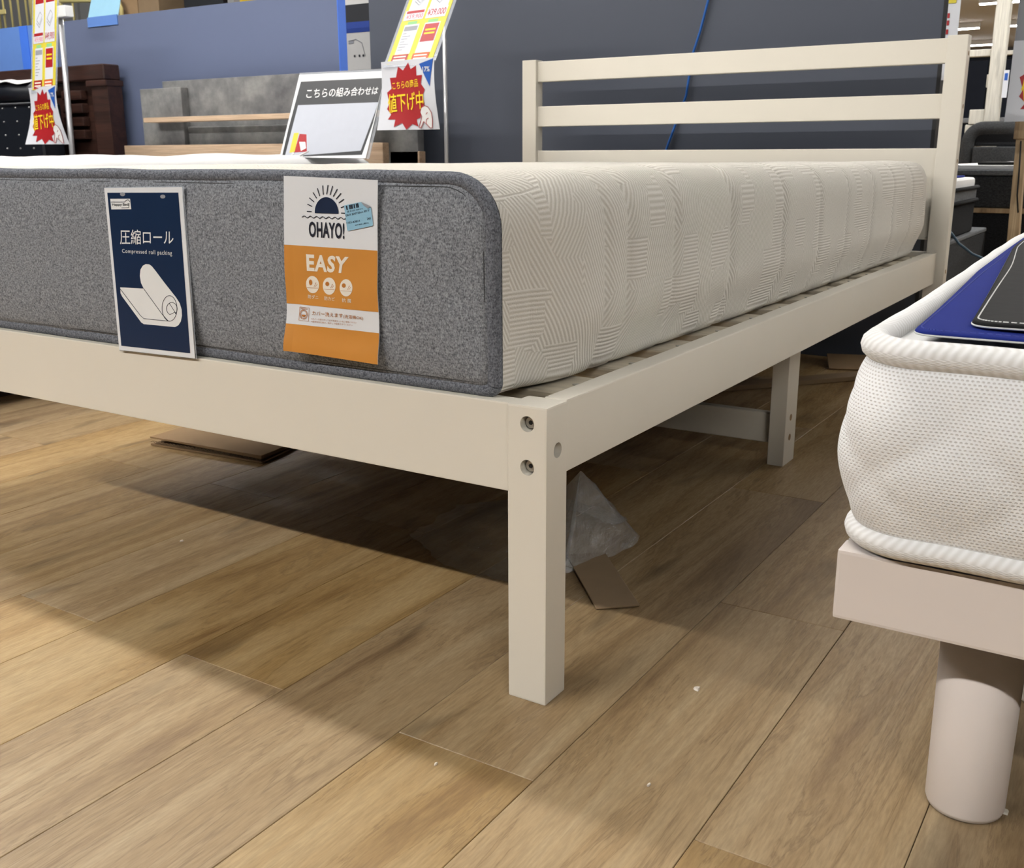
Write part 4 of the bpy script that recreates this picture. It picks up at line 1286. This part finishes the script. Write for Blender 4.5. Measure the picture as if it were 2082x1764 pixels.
box('bracket', -5.285, -5.20, 2.842, 2.85, 1.36, 1.385, M['yellow_metal'], ym, 0.003, 1)
yl = thing('metal_bed_rail', 'pale yellow bent metal rail above the partition by the pale blue card', 'bed rail', (-4.5, 2.9, 1.231))
for dz in (0.0, 0.035):
    tube('loop', [(-4.85, 2.86, 1.40 + dz), (-4.42, 2.86, 1.375 + dz), (-4.30, 2.86, 1.355 + dz), (-4.245, 2.86, 1.33 + dz), (-4.23, 2.86, 1.29 + dz), (-4.23, 2.86, 1.231)], 0.011, M['yellow_metal'], yl, 10)
tube('upright', [(-4.72, 2.86, 1.231), (-4.72, 2.86, 1.6)], 0.010, M['yellow_metal'], yl, 8)
tube('upright', [(-4.62, 2.86, 1.231), (-4.62, 2.86, 1.6)], 0.006, M['yellow_metal'], yl, 8)

# blue cable down the slate partition
cb_ = tube('cable', [(-0.70, 2.19, 1.20), (-0.725, 2.19, 1.09), (-0.742, 2.19, 1.025), (-0.762, 2.19, 0.945), (-0.782, 2.19, 0.884), (-0.795, 2.19, 0.80), (-0.80, 2.19, 0.76), (-0.837, 2.19, 0.662), (-0.859, 2.19, 0.604), (-0.89, 2.185, 0.45), (-0.93, 2.18, 0.2), (-0.95, 2.15, 0.01), (-0.9, 2.12, 0.006)], 0.004, M['cable_blue'])
tag(cb_, 'blue cable hanging down the slate partition behind the headboard', 'cable')

# ------------------------------------------------------------------ shop beyond the headboard on the right
nb = thing('bed', 'dark bed base with its lit top edge painted pale behind the headboard post', 'bed', (-0.6, 2.75, 0))
box('base_box', -1.2, -0.05, 2.38, 3.12, 0.10, 0.322, M['charcoal'], nb, 0.003, 1)
box('lit_top_edge', -1.2, -0.048, 2.378, 3.122, 0.322, 0.336, M['mid_grey'], nb, 0.003, 1)  # light catching the top edge painted as a paler strip
for x, y in ((-1.1, 2.45), (-0.12, 2.45), (-1.1, 3.05), (-0.12, 3.05)):
    box('foot', x - 0.03, x + 0.03, y - 0.03, y + 0.03, 0, 0.10, M['dark_wood'], nb)
nm = thing('mattress', 'black sided mattress with grey band and white top behind the headboard post', 'mattress', (-0.6, 2.62, 0.336))
box('side_body', -1.18, -0.058, 2.385, 2.87, 0.337, 0.44, M['dark_fabric'], nm, 0.012, 3)
box('grey_band', -1.18, -0.056, 2.383, 2.872, 0.442, 0.48, M['mid_grey'], nm, 0.01, 3)
box('white_top', -1.17, -0.062, 2.39, 2.862, 0.478, 0.512, M['white_top'], nm, 0.015, 3)
for z in (0.441, 0.481):
    tube('piping', [(-1.18, 2.383, z), (-0.056, 2.383, z), (-0.052, 2.39, z), (-0.052, 2.866, z), (-0.058, 2.873, z), (-1.18, 2.873, z)], 0.006, M['dark_fabric'], nm, 8)
nbm = box('foot_mat', -0.9, -0.085, 2.40, 2.80, 0.5125, 0.518, M['blue_vinyl'], None, 0.002, 1)
tag(nbm, 'small blue mat on the black sided mattress behind the headboard post', 'mat')
# wide dark bed facing us
db = thing('bed', 'charcoal divan base with a wooden strip standing at the back right', 'bed', (0.2, 4.0, 0))
box('divan', -0.26, 0.75, 3.20, 5.1, 0.05, 0.38, M['dark_fabric'], db, 0.01, 2)
box('wood_strip', -0.262, 0.752, 3.195, 5.1, 0.381, 0.399, M['rustic'], db, 0.002, 1)
box('plinth', -0.2, 0.7, 3.26, 5.05, 0, 0.05, M['edge_black'], db)
dm = thing('mattress', 'charcoal mattress with a white top strip at the back right', 'mattress', (0.2, 4.0, 0.4))
box('body', -0.27, 0.76, 3.19, 5.1, 0.40, 0.508, M['charcoal'], dm, 0.012, 3)
box('pillow_top', -0.268, 0.758, 3.192, 5.1, 0.511, 0.53, M['mid_grey'], dm, 0.008, 3)
box('white_cover', -0.255, 0.745, 3.215, 5.08, 0.53, 0.546, M['white_top'], dm, 0.006, 2)
blm = box('foot_mat', -0.12, 0.3, 3.24, 3.5, 0.5465, 0.556, M['black_vinyl'], None, 0.003, 1)
tag(blm, 'black mat lying on the white strip of the back right mattress', 'mat')
dhb = thing('headboard', 'charcoal upholstered headboard with rounded corners at the back right', 'headboard', (0.2, 5.15, 0))
def rrect_loop(x0, x1, z0, z1, r, y):
    P = [(x0, y, z0)]
    for i in range(9):
        t = R(180 - 90 * i / 8); P.append((x0 + r + r * math.cos(t), y, z1 - r + r * math.sin(t)))
    for i in range(9):
        t = R(90 - 90 * i / 8); P.append((x1 - r + r * math.cos(t), y, z1 - r + r * math.sin(t)))
    P.append((x1, y, z0))
    return P
tube('frame_roll', rrect_loop(-0.47, 0.9, 0.02, 0.712, 0.07, 5.14), 0.034, M['charcoal'], dhb, 12)
box('upper_inset', -0.44, 0.87, 5.13, 5.17, 0.622, 0.70, M['dark_fabric'], dhb, 0.01, 2)
box('lower_cushion', -0.44, 0.87, 5.105, 5.17, 0.02, 0.62, M['charcoal'], dhb, 0.015, 3)
# whitewashed post and ledges
wpz = thing('bunk_post', 'whitewashed wooden bunk post behind the charcoal headboard', 'post', (-0.4, 5.3, 0))
box('post_board', -0.425, -0.355, 5.25, 5.31, 0, 1.9, M['white_wash'], wpz, 0.004, 1)
box('ledger', -0.50, -0.425, 5.262, 5.30, 0.735, 0.81, M['white_wash'], wpz, 0.003, 1)
box('ledger_lower', -0.515, -0.425, 5.265, 5.30, 0.62, 0.733, M['white_wash'], wpz, 0.003, 1)
box('cross_rail', -0.62, -0.425, 5.27, 5.30, 1.075, 1.11, M['white_wash'], wpz, 0.003, 1)
box('side_board', -0.4345, -0.425, 5.27, 5.30, 0.92, 0.985, M['white_wash'], wpz, 0.002, 1)
pc = thing('hanging_label', 'small printed paper label hanging on the whitewashed post', 'label', (-0.335, 5.22, 0.86))
box('label_paper', -0.350, -0.325, 5.24, 5.242, 0.865, 1.0, M['paper'], pc)
box('label_print', -0.345, -0.33, 5.2388, 5.24, 0.95, 0.985, M['blue_print'], pc)
# dark glossy cabinet beyond
cab = thing('cabinet', 'tall black glossy cabinet standing far behind the whitewashed post', 'cabinet', (-0.3, 6.6, 0))
gb = plain('gloss black', (20, 22, 28), 0.12)
box('carcass', -1.6, 0.9, 6.4, 6.9, 0, 1.16, gb, cab, 0.004, 1)
for i in range(5):
    box('door', -1.595 + i * 0.5, -1.105 + i * 0.5, 6.38, 6.4, 0.08, 1.14, gb, cab, 0.003, 1)
box('top_rail', -1.6, 0.9, 6.37, 6.9, 1.165, 1.19, M['white_wash'], cab, 0.003, 1)
box('low_rail', -1.6, 0.9, 6.36, 6.38, 0.77, 0.80, M['mid_grey'], cab, 0.003, 1)
# white poster hanging at the end of the partition
po = thing('hanging_poster', 'white poster with red print and yellow corner beside the slate partition edge', 'poster', (-0.056, 2.191, 0.775))
box('poster_sheet', -0.071, -0.041, 2.19, 2.192, 0.775, 1.15, M['paper'], po)
box('yellow_corner', -0.071, -0.052, 2.1885, 2.19, 0.966, 1.0, M['yellow_print'], po)
for z in (0.89, 0.912, 0.93):
    box('red_mark', -0.0705, -0.065, 2.1885, 2.19, z, z + 0.012, M['red_print'], po)
cyl('hanger', (-0.056, 2.191, 1.15), (-0.056, 2.191, 3.06), 0.0015, M['pole'], po, n=6)
# rustic post with price sign at the right edge
rp_ = thing('rustic_post', 'cracked rustic wooden post at the right edge behind the white mattress', 'post', (0.108, 2.5, 0))
V = []
for z, x0, x1 in ((0, 0.102, 0.150), (0.34, 0.099, 0.129), (0.60, 0.092, 0.118), (0.75, 0.086, 0.112)):
    V += [(x0, 2.49, z), (x1, 2.49, z), (x1, 2.53, z), (x0, 2.53, z)]
F = [[3, 2, 1, 0], [12, 13, 14, 15]]
for j in range(3):
    for k in range(4):
        F.append([4 * j + k, 4 * j + (k + 1) % 4, 4 * j + 4 + (k + 1) % 4, 4 * j + 4 + k])
obj('post_timber', V, F, M['rustic'], rp_)
tube('crack', [(0.120, 2.489, 0.42), (0.112, 2.489, 0.47), (0.110, 2.489, 0.53), (0.105, 2.489, 0.62)], 0.0022, M['edge_black'], rp_, 5)
box('collar', 0.084, 0.116, 2.486, 2.534, 0.625, 0.70, M['rustic'], rp_, 0.002, 1)
cyl('steel_rod', (0.10, 2.51, 0.75), (0.10, 2.51, 1.3), 0.006, M['pole'], rp_, n=12)
ps3 = thing('price_sign', 'white sale sheet with part of a red starburst at the right picture edge', 'sign', (0.166, 2.44, 0.672))
SH3 = sale_sheet(ps3, 0.205, 0.215, 0.0, 0.02, 0.0)
hs = box('sign_backing', 0.060, 0.34, 2.47, 2.48, 0.868, 1.25, M['grey_plastic'], None, 0.004, 2)
tag(hs, 'grey plastic sign backing above the sale sheet at the upper right', 'sign holder')
c2 = tube('cable', [(-0.06, 2.29, 0.42), (-0.027, 2.3, 0.373), (0.0, 2.3, 0.34), (0.039, 2.3, 0.312), (0.1, 2.3, 0.29), (0.2, 2.3, 0.15), (0.26, 2.28, 0.01)], 0.0035, M['cable_teal'])
tag(c2, 'slate blue cable sagging beside the dark bed base', 'cable')

for o in bpy.data.objects:
    if '_o' in o: del o['_o']
